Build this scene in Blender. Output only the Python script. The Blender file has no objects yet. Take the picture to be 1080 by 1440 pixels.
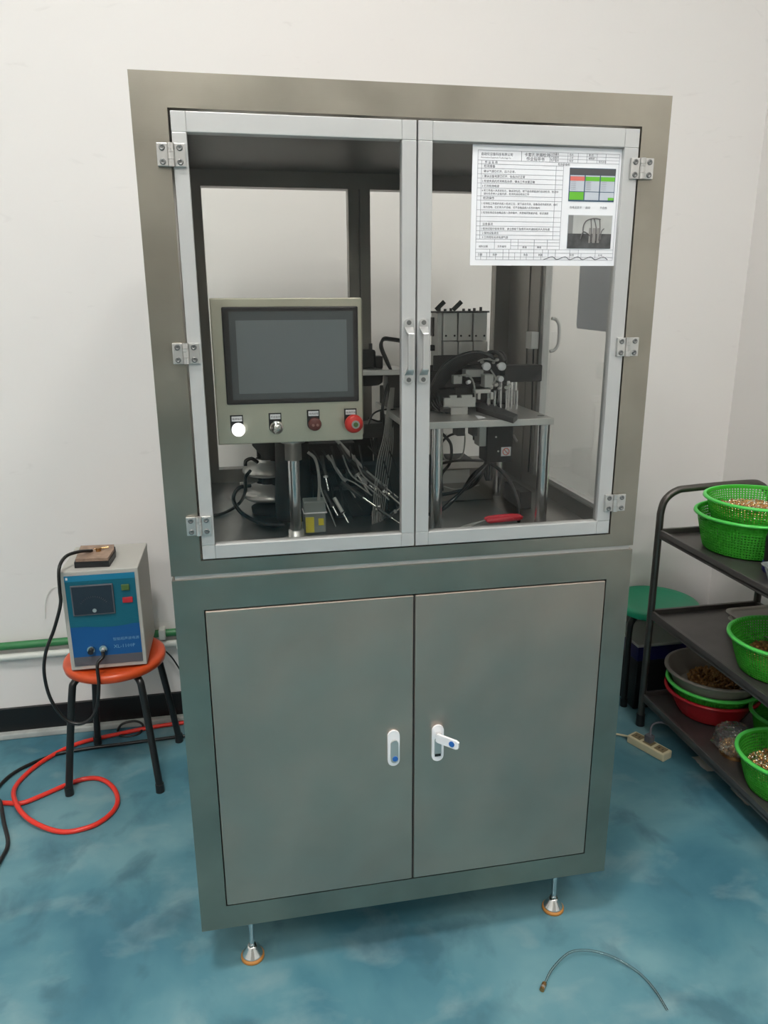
import bpy, bmesh, math, random
from mathutils import Vector, Matrix
random.seed(4)
sc = bpy.context.scene
C = sc.collection
PI = math.pi
# ---------------------------------------------------------------- camera
F = 1053.258
CAM = Vector((0.1525, -1.4375, 1.5275))
YA, PT, RO = 0.1882, -0.2723, -0.0053
fw = Vector((math.sin(YA)*math.cos(PT), math.cos(YA)*math.cos(PT), math.sin(PT)))
r0 = Vector((math.cos(YA), -math.sin(YA), 0)); u0 = r0.cross(fw)
rt = math.cos(RO)*r0 + math.sin(RO)*u0
up = -math.sin(RO)*r0 + math.cos(RO)*u0
cd = bpy.data.cameras.new('camera'); cam = bpy.data.objects.new('camera', cd); C.objects.link(cam)
cd.sensor_fit = 'HORIZONTAL'; cd.sensor_width = 36; cd.lens = 36*F/1080; cd.clip_start = .05
cam.matrix_world = Matrix(((rt.x, up.x, -fw.x, CAM.x), (rt.y, up.y, -fw.y, CAM.y), (rt.z, up.z, -fw.z, CAM.z), (0, 0, 0, 1)))
sc.camera = cam
def pt(px, py, y=None, z=None, x=None):
    """the world point seen at a photo pixel at a known distance"""
    d = fw + rt*((px-540)/F) - up*((py-720)/F)
    if y is not None: t = (y-CAM.y)/d.y
    elif z is not None: t = (z-CAM.z)/d.z
    else: t = (x-CAM.x)/d.x
    return CAM + d*t
# ---------------------------------------------------------------- light and exposure
w = bpy.data.worlds.new('world'); sc.world = w; w.use_nodes = True
w.node_tree.nodes['Background'].inputs[0].default_value = (.6, .65, .7, 1)
w.node_tree.nodes['Background'].inputs[1].default_value = .1
LAMP_NEAR, LAMP_FAR = 90.0, 55.0
sc.view_settings.view_transform = 'Standard'; sc.view_settings.look = 'None'
sc.view_settings.exposure = -0.18; sc.view_settings.gamma = 1
sc.view_settings.use_curve_mapping = False
# ---------------------------------------------------------------- materials
def mat(name, col, rough=.5, metal=0, spec=.5, bump=0, bscale=60, var=0, vscale=6, stretch=(1, 1, 1), trans=0, emit=0, coat=0, rvar=0, alpha=1, sss=0):
    m = bpy.data.materials.new(name); m.use_nodes = True
    nt = m.node_tree; b = nt.nodes['Principled BSDF']
    b.inputs['Base Color'].default_value = (*col, 1); b.inputs['Roughness'].default_value = rough
    b.inputs['Metallic'].default_value = metal; b.inputs['Specular IOR Level'].default_value = spec
    b.inputs['Transmission Weight'].default_value = trans; b.inputs['Coat Weight'].default_value = coat
    b.inputs['Alpha'].default_value = alpha
    if emit:
        b.inputs['Emission Color'].default_value = (*col, 1); b.inputs['Emission Strength'].default_value = emit
    if bump or var or rvar:
        tc = nt.nodes.new('ShaderNodeTexCoord'); mp = nt.nodes.new('ShaderNodeMapping')
        mp.inputs['Scale'].default_value = stretch
        nt.links.new(tc.outputs['Object'], mp.inputs['Vector'])
        def noise(s, d=4):
            n = nt.nodes.new('ShaderNodeTexNoise'); n.inputs['Scale'].default_value = s; n.inputs['Detail'].default_value = d
            nt.links.new(mp.outputs[0], n.inputs['Vector']); return n
        if bump:
            n = noise(bscale); bp = nt.nodes.new('ShaderNodeBump'); bp.inputs['Strength'].default_value = bump; bp.inputs['Distance'].default_value = .002
            nt.links.new(n.outputs[0], bp.inputs['Height']); nt.links.new(bp.outputs[0], b.inputs['Normal'])
        if var:
            n = noise(vscale); mr = nt.nodes.new('ShaderNodeMapRange')
            mr.inputs[1].default_value = .3; mr.inputs[2].default_value = .7; mr.inputs[3].default_value = 1-var; mr.inputs[4].default_value = 1+var
            mx = nt.nodes.new('ShaderNodeMix'); mx.data_type = 'RGBA'; mx.blend_type = 'MULTIPLY'; mx.inputs[0].default_value = 1
            mx.inputs[6].default_value = (*col, 1)
            nt.links.new(n.outputs[0], mr.inputs[0]); nt.links.new(mr.outputs[0], mx.inputs[7]); nt.links.new(mx.outputs[2], b.inputs['Base Color'])
        if rvar:
            n = noise(vscale*1.7); mr = nt.nodes.new('ShaderNodeMapRange')
            mr.inputs[1].default_value = .3; mr.inputs[2].default_value = .7; mr.inputs[3].default_value = rough-rvar; mr.inputs[4].default_value = rough+rvar
            nt.links.new(n.outputs[0], mr.inputs[0]); nt.links.new(mr.outputs[0], b.inputs['Roughness'])
    return m
def mixglass(name, tint, gloss=.5, ior=1.45, rough=.01, body=None, bodyfac=0):
    """thin clear sheet: transparent with a fresnel reflection, optionally a share of diffuse body"""
    m = bpy.data.materials.new(name); m.use_nodes = True; nt = m.node_tree; nt.nodes.clear()
    out = nt.nodes.new('ShaderNodeOutputMaterial'); t = nt.nodes.new('ShaderNodeBsdfTransparent'); t.inputs[0].default_value = (*tint, 1)
    g = nt.nodes.new('ShaderNodeBsdfGlossy'); g.inputs['Roughness'].default_value = rough
    fr = nt.nodes.new('ShaderNodeFresnel'); fr.inputs[0].default_value = ior
    mx = nt.nodes.new('ShaderNodeMixShader'); src = t
    if body:
        d = nt.nodes.new('ShaderNodeBsdfDiffuse'); d.inputs[0].default_value = (*body, 1)
        tl = nt.nodes.new('ShaderNodeBsdfTranslucent'); tl.inputs[0].default_value = (*body, 1)
        m0 = nt.nodes.new('ShaderNodeMixShader'); m0.inputs[0].default_value = .5
        nt.links.new(d.outputs[0], m0.inputs[1]); nt.links.new(tl.outputs[0], m0.inputs[2])
        m1 = nt.nodes.new('ShaderNodeMixShader'); m1.inputs[0].default_value = bodyfac
        nt.links.new(t.outputs[0], m1.inputs[1]); nt.links.new(m0.outputs[0], m1.inputs[2]); src = m1
    mm = nt.nodes.new('ShaderNodeMath'); mm.operation = 'MULTIPLY'; mm.inputs[1].default_value = gloss
    nt.links.new(fr.outputs[0], mm.inputs[0]); nt.links.new(mm.outputs[0], mx.inputs[0])
    nt.links.new(src.outputs[0], mx.inputs[1]); nt.links.new(g.outputs[0], mx.inputs[2]); nt.links.new(mx.outputs[0], out.inputs[0])
    return m
def steel_mat(name, col, rough, smudge=.1):
    """brushed stainless with faint clouding and finger smudges"""
    m = mat(name, col, rough, 1, var=smudge, vscale=5, rvar=.06)
    nt = m.node_tree; b = nt.nodes['Principled BSDF']
    tc = nt.nodes.new('ShaderNodeTexCoord'); mp = nt.nodes.new('ShaderNodeMapping'); mp.inputs['Scale'].default_value = (3, 3, 160)
    n = nt.nodes.new('ShaderNodeTexNoise'); n.inputs['Scale'].default_value = 6; n.inputs['Detail'].default_value = 3
    bp = nt.nodes.new('ShaderNodeBump'); bp.inputs['Strength'].default_value = .12; bp.inputs['Distance'].default_value = .001
    nt.links.new(tc.outputs['Object'], mp.inputs[0]); nt.links.new(mp.outputs[0], n.inputs['Vector'])
    nt.links.new(n.outputs[0], bp.inputs['Height']); nt.links.new(bp.outputs[0], b.inputs['Normal'])
    return m
def floor_mat():
    m = bpy.data.materials.new('teal_epoxy'); m.use_nodes = True; nt = m.node_tree; b = nt.nodes['Principled BSDF']
    tc = nt.nodes.new('ShaderNodeTexCoord')
    def noise(s, d, dist=0, sx=1):
        mp = nt.nodes.new('ShaderNodeMapping'); mp.inputs['Scale'].default_value = (1, sx, 1); nt.links.new(tc.outputs['Object'], mp.inputs[0])
        n = nt.nodes.new('ShaderNodeTexNoise'); n.inputs['Scale'].default_value = s; n.inputs['Detail'].default_value = d; n.inputs['Distortion'].default_value = dist
        nt.links.new(mp.outputs[0], n.inputs['Vector']); return n
    def ramp(src, stops):
        r = nt.nodes.new('ShaderNodeValToRGB'); nt.links.new(src, r.inputs[0]); e = r.color_ramp.elements
        while len(e) < len(stops): e.new(.5)
        for k, (p, c) in enumerate(stops): e[k].position = p; e[k].color = (*c, 1)
        return r
    big = ramp(noise(2.2, 5, .4).outputs[0], [(.36, (.045, .15, .205)), (.5, (.08, .215, .265)), (.64, (.15, .30, .335))])
    # drier, whitish scuffs
    scuff = ramp(noise(6.5, 9, .3, 1.4).outputs[0], [(.52, (0, 0, 0)), (.74, (.5, .5, .5))])
    dark = ramp(noise(8, 7, .3, .8).outputs[0], [(.54, (0, 0, 0)), (.70, (.65, .65, .65))])
    mx = nt.nodes.new('ShaderNodeMix'); mx.data_type = 'RGBA'; nt.links.new(scuff.outputs[0], mx.inputs[0]); nt.links.new(big.outputs[0], mx.inputs[6]); mx.inputs[7].default_value = (.27, .38, .39, 1)
    mx2 = nt.nodes.new('ShaderNodeMix'); mx2.data_type = 'RGBA'; nt.links.new(dark.outputs[0], mx2.inputs[0]); nt.links.new(mx.outputs[2], mx2.inputs[6]); mx2.inputs[7].default_value = (.045, .12, .16, 1)
    nt.links.new(mx2.outputs[2], b.inputs['Base Color'])
    rr = nt.nodes.new('ShaderNodeMapRange'); rr.inputs[3].default_value = .3; rr.inputs[4].default_value = .6
    nt.links.new(noise(4, 5).outputs[0], rr.inputs[0]); nt.links.new(rr.outputs[0], b.inputs['Roughness'])
    b.inputs['Specular IOR Level'].default_value = .35
    bp = nt.nodes.new('ShaderNodeBump'); bp.inputs['Strength'].default_value = .15; bp.inputs['Distance'].default_value = .004
    nt.links.new(noise(14, 5).outputs[0], bp.inputs['Height']); nt.links.new(bp.outputs[0], b.inputs['Normal'])
    return m
def wall_mat():
    m = mat('painted_plaster', (.80, .77, .745), .75, spec=.3, bump=.12, bscale=7)
    nt = m.node_tree; b = nt.nodes['Principled BSDF']
    tc = nt.nodes.new('ShaderNodeTexCoord'); mp = nt.nodes.new('ShaderNodeMapping'); mp.inputs['Scale'].default_value = (1, 1, 3)
    n = nt.nodes.new('ShaderNodeTexNoise'); n.inputs['Scale'].default_value = 5; n.inputs['Detail'].default_value = 9; n.inputs['Distortion'].default_value = 1.5
    r = nt.nodes.new('ShaderNodeValToRGB'); r.color_ramp.elements[0].position = .66; r.color_ramp.elements[1].position = .74
    r.color_ramp.elements[0].color = (.80, .77, .745, 1); r.color_ramp.elements[1].color = (.755, .725, .70, 1)
    nt.links.new(tc.outputs['Object'], mp.inputs[0]); nt.links.new(mp.outputs[0], n.inputs['Vector']); nt.links.new(n.outputs[0], r.inputs[0]); nt.links.new(r.outputs[0], b.inputs['Base Color'])
    return m
M = dict(
 wall=wall_mat(), floor=floor_mat(), farwall=mat('far_wall_dimmed', (.34, .33, .31), .8), ceiling=mat('ceiling_paint', (.78, .78, .76), .8),  # far wall colour is darkened to dim what the steel reflects
 steel=steel_mat('brushed_stainless', (.34, .315, .265), .33, .13),
 doorsteel=steel_mat('brushed_stainless_door', (.49, .41, .345), .42, .07),
 insteel=steel_mat('inner_stainless', (.27, .255, .235), .42, .08),
 panelsteel=steel_mat('panel_stainless', (.66, .62, .51), .42, .05),
 satin=mat('satin_metal', (.66, .655, .64), .3, .85), decksteel=steel_mat('deck_stainless', (.34, .33, .315), .34, .08),
 alu=mat('anodised_aluminium', (.52, .52, .51), .45, .5, bump=.02, var=.03, vscale=8),
 chrome=mat('polished_metal', (.82, .81, .79), .16, 1),
 zinc=mat('cast_zinc', (.56, .55, .53), .32, .8),
 shaft=mat('ground_shaft', (.62, .62, .63), .2, 1),
 darkmetal=mat('dark_metal', (.045, .042, .04), .45, .3),
 black=mat('black_plastic', (.012, .012, .013), .45),
 blackm=mat('black_matt', (.008, .008, .008), .7),
 blackgloss=mat('black_hose', (.01, .01, .01), .3),
 gap=mat('gap_shadow_steel', (.03, .03, .03), .8),
 greyalu=mat('grey_block', (.48, .485, .465), .45, .35, var=.05, vscale=20),
 greyplate=mat('machined_plate', (.55, .54, .52), .35, .75, var=.06, vscale=9),
 white=mat('white_plastic', (.82, .82, .84), .35), offwhite=mat('cream_plastic', (.62, .55, .36), .45),
 paper=mat('paper', (.80, .80, .82), .6), ink=mat('ink', (.10, .10, .12), .7), inkgrey=mat('table_line', (.32, .32, .36), .7),
 bezel=mat('bezel', (.030, .026, .028), .3), screen=mat('screen_glass', (.16, .18, .19), .16, coat=.6), screenrim=mat('screen_rim', (.09, .10, .105), .22),
 redb=mat('red_plastic', (.62, .028, .022), .35), brownb=mat('brown_lens', (.13, .035, .03), .35),
 lamp_on=mat('lit_lens', (1, .98, 1), .3, emit=2.2), blue=mat('blue_logo', (.02, .12, .42), .4),
 casegrey=mat('case_paint', (.46, .45, .41), .5, bump=.05, bscale=300),
 faceblue=mat('face_blue', (.005, .085, .27), .4), faceteal=mat('face_teal', (.004, .115, .17), .4), facelight=mat('face_lightblue', (.01, .19, .33), .4),
 facegrey=mat('face_grey', (.10, .10, .115), .45), meterglass=mat('meter_glass', (.018, .026, .04), .15),
 green_btn=mat('green_rocker', (.07, .13, .03), .4), red_btn=mat('red_rocker', (.5, .02, .03), .4),
 orange=mat('orange_plastic', (.62, .075, .015), .3), legblack=mat('black_enamel', (.012, .012, .012), .3),
 hose=mat('red_hose', (.75, .035, .02), .3), conduit_g=mat('green_pipe', (.035, .20, .065), .4), conduit_w=mat('white_pipe', (.72, .73, .68), .4),
 skirt=mat('black_skirting', (.006, .006, .0065), .35), grout=mat('bare_plaster_strip', (.42, .44, .42), .8, var=.2, vscale=12),
 cart=mat('dull_steel', (.13, .12, .11), .38, .85, var=.15, vscale=14, rvar=.08),
 cartshelf=mat('dull_steel_shelf', (.13, .12, .115), .4, .6, var=.18, vscale=7),
 greenp=mixglass('green_basket_plastic', (.2, .85, .15), .5, 1.45, .2, (.11, .70, .07), .85),
 greenrim=mat('green_rim_plastic', (.10, .68, .11), .3), greyp=mat('grey_basket_plastic', (.22, .20, .17), .45),
 redp=mat('red_bowl_plastic', (.42, .015, .022), .25), greenseat=mat('green_seat_plastic', (.015, .36, .19), .35),
 brass=mat('brass', (.86, .60, .28), .25, .9), brass2=mat('dull_brass', (.40, .22, .085), .35, .9), copper=mat('copper_red', (.66, .32, .11), .3, .8), tin=mat('tinned', (.85, .80, .66), .2, .9),
 pane=mixglass('side_pane_glass', (.985, .985, .98), .25, 1.45), glass=mixglass('door_glass', (.96, .965, .955), .5, 1.5), bag=mixglass('clear_bag', (.9, .9, .9), 1, 1.6, .12, (.7, .7, .7), .12),
 tubclear=mixglass('translucent_tub', (.8, .85, .82), .8, 1.45, .2, (.55, .6, .58), .6),
 tube=mixglass('clear_tube', (.85, .93, .93), 1, 1.5, .06, (.6, .68, .68), .10), greytube=mat('grey_air_tube', (.30, .30, .28), .3),
 footorange=mat('orange_rubber', (.55, .23, .05), .5), folder=mixglass('blue_grey_film', (.3, .32, .36), .2, 1.4, .4, (.62, .65, .70), .9), blockgrey=mat('cylinder_grey', (.62, .62, .59), .42, .1, var=.04, vscale=20), screwm=mat('screw_steel', (.20, .20, .195), .35, .8), topsteel=mat('inner_top_steel_shaded', (.13, .125, .12), .5, .8),  # topsteel: inner steel with the shade under the top put into its colour
 yellow=mat('yellow_label', (.60, .52, .03), .5), darkblue=mat('dark_blue', (.012, .012, .10), .45), traygrey=mat('tray_grey', (.42, .39, .35), .45), dirtywhite=mat('dirty_white', (.45, .44, .41), .6),
 scrgreen=mat('print_green', (.13, .45, .03), .6), scrred=mat('print_red', (.70, .16, .13), .6), scrgrey=mat('print_grey', (.50, .53, .58), .6), scrdark=mat('print_dark', (.07, .07, .075), .6), scrblue=mat('print_navy', (.05, .09, .15), .6),
 clampwood=mat('worn_brown', (.30, .20, .14), .5, var=.25, vscale=60), diffuser=mat('lamp_diffuser', (1, .985, .955), .5, emit=LAMP_NEAR), diffuser_dim=mat('lamp_diffuser_dim', (1, .985, .955), .5, emit=LAMP_FAR), motorred=mat('red_sleeve', (.5, .02, .035), .4),
)
# ---------------------------------------------------------------- mesh builder
class B:
    def __init__(s): s.v = []; s.f = []; s.sm = []
    def add(s, vs, fs, smooth=False):
        o = len(s.v); s.v += [Vector(q) for q in vs]; s.f += [tuple(i+o for i in f) for f in fs]; s.sm += [smooth]*len(fs); return s
    def box(s, a, b, bev=0, M4=None):
        x0, x1 = sorted((a[0], b[0])); y0, y1 = sorted((a[1], b[1])); z0, z1 = sorted((a[2], b[2]))
        if bev:
            bm = bmesh.new(); bmesh.ops.create_cube(bm, size=1)
            for q in bm.verts: q.co = Vector(((x0+x1)/2+q.co.x*(x1-x0), (y0+y1)/2+q.co.y*(y1-y0), (z0+z1)/2+q.co.z*(z1-z0)))
            bmesh.ops.bevel(bm, geom=bm.edges[:], offset=min(bev, .49*min(x1-x0, y1-y0, z1-z0)), segments=2, affect='EDGES', profile=.5)
            vs = [q.co.copy() for q in bm.verts]; fs = [tuple(l.vert.index for l in f.loops) for f in bm.faces]; bm.free()
        else:
            vs = [Vector(q) for q in ((x0, y0, z0), (x1, y0, z0), (x1, y1, z0), (x0, y1, z0), (x0, y0, z1), (x1, y0, z1), (x1, y1, z1), (x0, y1, z1))]
            fs = [(0, 3, 2, 1), (4, 5, 6, 7), (0, 1, 5, 4), (1, 2, 6, 5), (2, 3, 7, 6), (3, 0, 4, 7)]
        if M4: vs = [M4 @ q for q in vs]
        return s.add(vs, fs)
    def cyl(s, p, q, r, r2=None, n=20, caps=True):
        p = Vector(p); q = Vector(q); r2 = r if r2 is None else r2
        d = (q-p).normalized(); a = d.orthogonal().normalized(); b = d.cross(a)
        vs = []
        for c, rr in ((p, r), (q, r2)):
            vs += [c+(a*math.cos(2*PI*k/n)+b*math.sin(2*PI*k/n))*rr for k in range(n)]
        s.add(vs, [(k, (k+1) % n, n+(k+1) % n, n+k) for k in range(n)], True)
        if caps: s.add(vs, [tuple(range(n-1, -1, -1)), tuple(range(n, 2*n))])
        return s
    def lathe(s, prof, c, axis=(0, 0, 1), n=32, cap=True):
        c = Vector(c); d = Vector(axis).normalized(); a = d.orthogonal().normalized(); b = d.cross(a)
        vs = [c+d*h+(a*math.cos(2*PI*k/n)+b*math.sin(2*PI*k/n))*r for r, h in prof for k in range(n)]
        fs = [(i*n+k, i*n+(k+1) % n, (i+1)*n+(k+1) % n, (i+1)*n+k) for i in range(len(prof)-1) for k in range(n)]
        s.add(vs, fs, True)
        if cap: s.add(vs, [tuple(range(n-1, -1, -1)), tuple(range((len(prof)-1)*n, len(prof)*n))])
        return s
    def tube(s, pts, r, n=8, sub=6, closed=False):
        P = [Vector(q) for q in pts]
        if sub > 1 and len(P) > 2:
            Q = []; m = len(P)
            for i in range(m if closed else m-1):
                if closed: a, b, c, d = P[i-1], P[i], P[(i+1) % m], P[(i+2) % m]
                else: a, b, c, d = P[max(i-1, 0)], P[i], P[i+1], P[min(i+2, m-1)]
                for k in range(sub):
                    t = k/sub
                    Q.append(.5*((2*b)+(c-a)*t+(2*a-5*b+4*c-d)*t*t+(3*b-a-3*c+d)*t**3))
            if not closed: Q.append(P[-1])
            P = Q
        m = len(P); vs = []; a = None
        for i, q in enumerate(P):
            if closed: d = (P[(i+1) % m]-P[i-1])
            else: d = P[min(i+1, m-1)]-P[max(i-1, 0)]
            d = d.normalized() if d.length > 1e-9 else Vector((0, 0, 1))
            a = d.orthogonal().normalized() if a is None else (a-d*a.dot(d)).normalized()
            b = d.cross(a); vs += [q+(a*math.cos(2*PI*k/n)+b*math.sin(2*PI*k/n))*r for k in range(n)]
        L = m if closed else m-1
        s.add(vs, [(i*n+k, i*n+(k+1) % n, ((i+1) % m)*n+(k+1) % n, ((i+1) % m)*n+k) for i in range(L) for k in range(n)], True)
        if not closed: s.add(vs, [tuple(range(n-1, -1, -1)), tuple(range((m-1)*n, m*n))])
        return s
    def sphere(s, c, r, n=12, sz=1):
        prof = [(r*math.sin(PI*k/n)+1e-5, -r*math.cos(PI*k/n)*sz) for k in range(n+1)]
        return s.lathe(prof, c, n=n*2, cap=False)
    def poly(s, outline, off):
        """extruded polygon: outline points and an offset vector"""
        n = len(outline); o = Vector(off); vs = [Vector(q) for q in outline]+[Vector(q)+o for q in outline]
        return s.add(vs, [tuple(range(n)), tuple(range(2*n-1, n-1, -1))]+[(k, n+k, n+(k+1) % n, (k+1) % n) for k in range(n)])
    def build(s, name, m, parent=None, fixnorm=True):
        lo = Vector([min(q[i] for q in s.v) for i in range(3)]); hi = Vector([max(q[i] for q in s.v) for i in range(3)])
        c = (lo+hi)/2
        if parent is None: c.z = lo.z
        me = bpy.data.meshes.new(name); me.from_pydata([tuple(q-c) for q in s.v], [], s.f)
        me.polygons.foreach_set('use_smooth', s.sm); me.materials.append(M[m] if isinstance(m, str) else m)
        if fixnorm:
            bm = bmesh.new(); bm.from_mesh(me); bmesh.ops.recalc_face_normals(bm, faces=bm.faces[:]); bm.to_mesh(me); bm.free()
        o = bpy.data.objects.new(name, me); C.objects.link(o)
        pw = Vector((0, 0, 0)); q = parent
        while q is not None: pw += q.location; q = q.parent
        o.parent = parent; o.location = c-pw
        return o
def tag(o, label, cat, group=None, kind=None):
    if label: o['label'] = label
    if cat: o['category'] = cat
    if group: o['group'] = group
    if kind: o['kind'] = kind
    return o
def thing(name, label, cat, loc, group=None):
    o = bpy.data.objects.new(name, None); C.objects.link(o); o.location = loc; o.empty_display_size = .05
    return tag(o, label, cat, group)
def struct(o): o['kind'] = 'structure'; return o
def lab(o, t): o['label'] = t; return o
def text_mesh(items):
    """items: (text, x, z, size) on the plane y=0 facing -y; one B"""
    b = B()
    for body, x, z, size in items:
        cu = bpy.data.curves.new('lettering', 'FONT'); cu.body = body; cu.size = size; cu.resolution_u = 1
        o = bpy.data.objects.new('lettering', cu); C.objects.link(o); bpy.context.view_layer.update()
        me = bpy.data.meshes.new_from_object(o.evaluated_get(bpy.context.evaluated_depsgraph_get()))
        b.add([(x+q.co.x, 0, z+q.co.y) for q in me.vertices], [tuple(p.vertices) for p in me.polygons])
        bpy.data.objects.remove(o); bpy.data.curves.remove(cu); bpy.data.meshes.remove(me)
    return b
def shift(b, v):
    v = Vector(v); b.v = [q+v for q in b.v]; return b
# ---------------------------------------------------------------- room
XL, XR, YF, YB, ZC = -2.4, 2.06, -6.0, 1.218, 4.2
struct(B().box((XL-.1, YF-.1, -.1), (XR+.1, YB+.1, 0)).build('floor', 'floor'))
struct(B().box((XL-.1, YB, 0), (XR+.1, YB+.1, ZC)).build('wall_back', 'wall'))
struct(B().box((XR, YF, 0), (XR+.1, YB, ZC)).build('wall_right', 'wall'))
struct(B().box((XL-.1, YF, 0), (XL, YB, ZC)).build('wall_left', 'wall'))
struct(B().box((XL-.1, YF-.1, 0), (XR+.1, YF, ZC)).build('wall_front', 'farwall'))
struct(B().box((XL-.1, YF-.1, ZC), (XR+.1, YB+.1, ZC+.1)).build('ceiling', 'ceiling'))
struct(B().box((XL, YB-.012, .022), (XR, YB, .112)).build('baseboard_back', 'skirt'))
struct(B().box((XR-.012, YF, .022), (XR, YB-.012, .112)).build('baseboard_right', 'skirt'))
struct(B().box((XL, YB-.035, 0), (XR, YB, .022), .004).build('trim_1', 'grout'))
for (cx, cy), ll, dm in zip(((-.36, -1.05), (-1.5, -3.2), (1.45, -2.3), (-.1, -5.0)), ('nearest the machine housing', 'behind the camera on the left', 'behind the camera on the right', 'at the far end of the room'), ('diffuser', 'diffuser_dim', 'diffuser_dim', 'diffuser_dim')):
    g = thing('ceiling_light', 'square white panel lamp on the ceiling '+ll, 'light', (cx, cy, ZC-.04), 'ceiling panel lamps')
    f = B(); q = .30
    for a, b in (((cx-q, cy-q), (cx-q+.02, cy+q)), ((cx+q-.02, cy-q), (cx+q, cy+q)), ((cx-q+.02, cy-q), (cx+q-.02, cy-q+.02)), ((cx-q+.02, cy+q-.02), (cx+q-.02, cy+q))):
        f.box((*a, ZC-.04), (*b, ZC-.001))
    f.build('frame', 'alu', g)
    B().box((cx-q+.02, cy-q+.02, ZC-.03), (cx+q-.02, cy+q-.02, ZC-.002)).build('diffuser', dm, g)
# wall conduits
g = thing('green_conduit', 'long green plastic pipe clipped along the wall above the white one', 'pipe', (-1, 1.2, .362))
B().cyl((XL+.01, 1.197, .362), (.45, 1.197, .366), .014).build('pipe', 'conduit_g', g)
for x in (-.175, -1.2, -2.0):
    B().box((x-.012, 1.178, .345), (x+.012, YB, .385), .004).build('pipe_clip', 'conduit_w', g)
g = thing('white_conduit', 'white plastic pipe running along the wall just below the green pipe', 'pipe', (-1, 1.2, .318))
B().cyl((XL+.01, 1.200, .318), (.45, 1.200, .322), .013).build('pipe', 'conduit_w', g)
for x in (-.12, -1.1):
    B().box((x-.009, 1.185, .302), (x+.009, YB, .338), .003).build('pipe_clip', 'conduit_w', g)
# thin stray wire stuck to the wall, left of the instrument
b = B().tube([pt(64, 870, y=1.214), pt(64, 845, y=1.213), pt(72, 828, y=1.212), pt(85, 826, y=1.214)], .0012, 5)
tag(b.build('thin_wire', 'conduit_w'), 'thin pale wire hanging on the wall left of the blue instrument', 'wire')
# ---------------------------------------------------------------- base cabinet
W, D = .9837, .80
Z0, Z1, Z2, Z3 = .1525, 1.0012, 1.0113, 1.90
base = thing('base_cabinet', 'lower stainless steel cabinet with two flush doors on levelling feet', 'cabinet', (W/2, D/2, 0))
def plate_with_hole(b, x0, x1, z0, z1, hx0, hx1, hz0, hz1, y0, y1):
    b.box((x0, y0, z0), (hx0, y1, z1)); b.box((hx1, y0, z0), (x1, y1, z1)); b.box((hx0, y0, hz1), (hx1, y1, z1)); b.box((hx0, y0, z0), (hx1, y1, hz0)); return b
LL, LR, LB, LT = .0575, .927, .213, .9355
b = plate_with_hole(B(), 0, W, Z0, Z1, LL, LR, LB, LT, 0, .03)
b.build('front_frame', 'steel', base)
b = B().box((0, .03, Z0), (.02, D, Z1)).build('side_panel', 'steel', base)
b = B().box((W-.02, .03, Z0), (W, D, Z1)).build('side_panel', 'steel', base)
B().box((.02, D-.02, Z0), (W-.02, D, Z1)).build('back_panel', 'steel', base)
B().box((.02, .03, Z1-.02), (W-.02, D-.02, Z1)).build('top_panel', 'steel', base)
B().box((.02, .03, Z0), (W-.02, D-.02, Z0+.02)).build('bottom_panel', 'steel', base)
XC = .4905
for (x0, x1) in ((LL+.0022, XC-.0018), (XC+.0018, LR-.0022)):
    d = B().box((x0, -.0012, LB+.0022), (x1, .024, LT-.0025), .0025).build('door', 'doorsteel', base)
    if x0 < .3:
        # closed oval lock handle
        cx, z0, z1 = .4445, .530, .618
        def oval(cx, z0, z1, r, y0, y1):
            o = [(cx+r*math.cos(t), y0, z1-r+r*math.sin(t)) for t in [PI*k/12 for k in range(13)]]+[(cx+r*math.cos(t), y0, z0+r+r*math.sin(t)) for t in [PI+PI*k/12 for k in range(13)]]
            return B().poly(o, (0, y1-y0, 0))
        lk = lab(oval(cx, z0, z1, .0135, -.006, .0), 'closed oval white lock handle').build('lock_plate', 'white', d) if False else oval(cx, z0, z1, .0135, -.006, -.0012).build('lock_plate', 'white', d)
        oval(cx+.001, z0+.010, z1-.022, .0085, -.011, -.006).build('lever', M['zinc'], d)
        B().cyl((cx+.002, -.0125, z0+.021), (cx+.002, -.011, z0+.021), .0062).build('lock_button', 'blue', d)
    else:
        cx, z0, z1 = .5455, .529, .6195
        oval(cx, z0, z1, .0135, -.006, -.0012).build('lock_plate', 'white', d)
        oval(cx, z0+.012, z1-.030, .008, -.0066, -.006).build('lock_recess', 'zinc', d)
        B().box((cx-.007, -.0075, z0+.013), (cx+.007, -.0066, z0+.019)).build('latch_slot', 'black', d)
        # lever swung out, sloping down towards the viewer's right
        p0 = Vector(pt(615.5, 1035.5, y=-.014)); p1 = Vector(pt(646.5, 1047, y=-.050))
        dv = (p1-p0).normalized(); nz = Vector((0, 0, 1)); nz = (nz-dv*nz.dot(dv)).normalized(); ny = dv.cross(nz)
        o = []
        for t, hw in ((0, .008), (.08, .0102), (.9, .0102), (1, .007)):
            o.append(p0+(p1-p0)*t+nz*hw)
        for t, hw in ((1, .007), (.9, .0102), (.08, .0102), (0, .008)):
            o.append(p0+(p1-p0)*t-nz*hw)
        sgn = -1 if ny.y > 0 else 1
        B().poly([q-ny*sgn*-.003 for q in o], ny*sgn*-.006*-1).build('lever', 'white', d)
        B().box((cx-.006, -.016, p0.z-.006), (cx+.006, -.005, p0.z+.007), .002).build('lever_pivot', 'chrome', d)
        q = p0+(p1-p0)*.72
        side = Vector((ny.x, ny.y, ny.z)) if ny.y < 0 else -Vector((ny.x, ny.y, ny.z))
        B().cyl(q+side*.0, q+side*.0105, .0066).build('lock_button', 'blue', d)
        pass
B().box((XC-.0018, .004, LB), (XC+.0018, .02, LT)).build('gap_shade_strip', 'gap', base)  # dark strip standing in for the shade in the middle door gap
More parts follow.
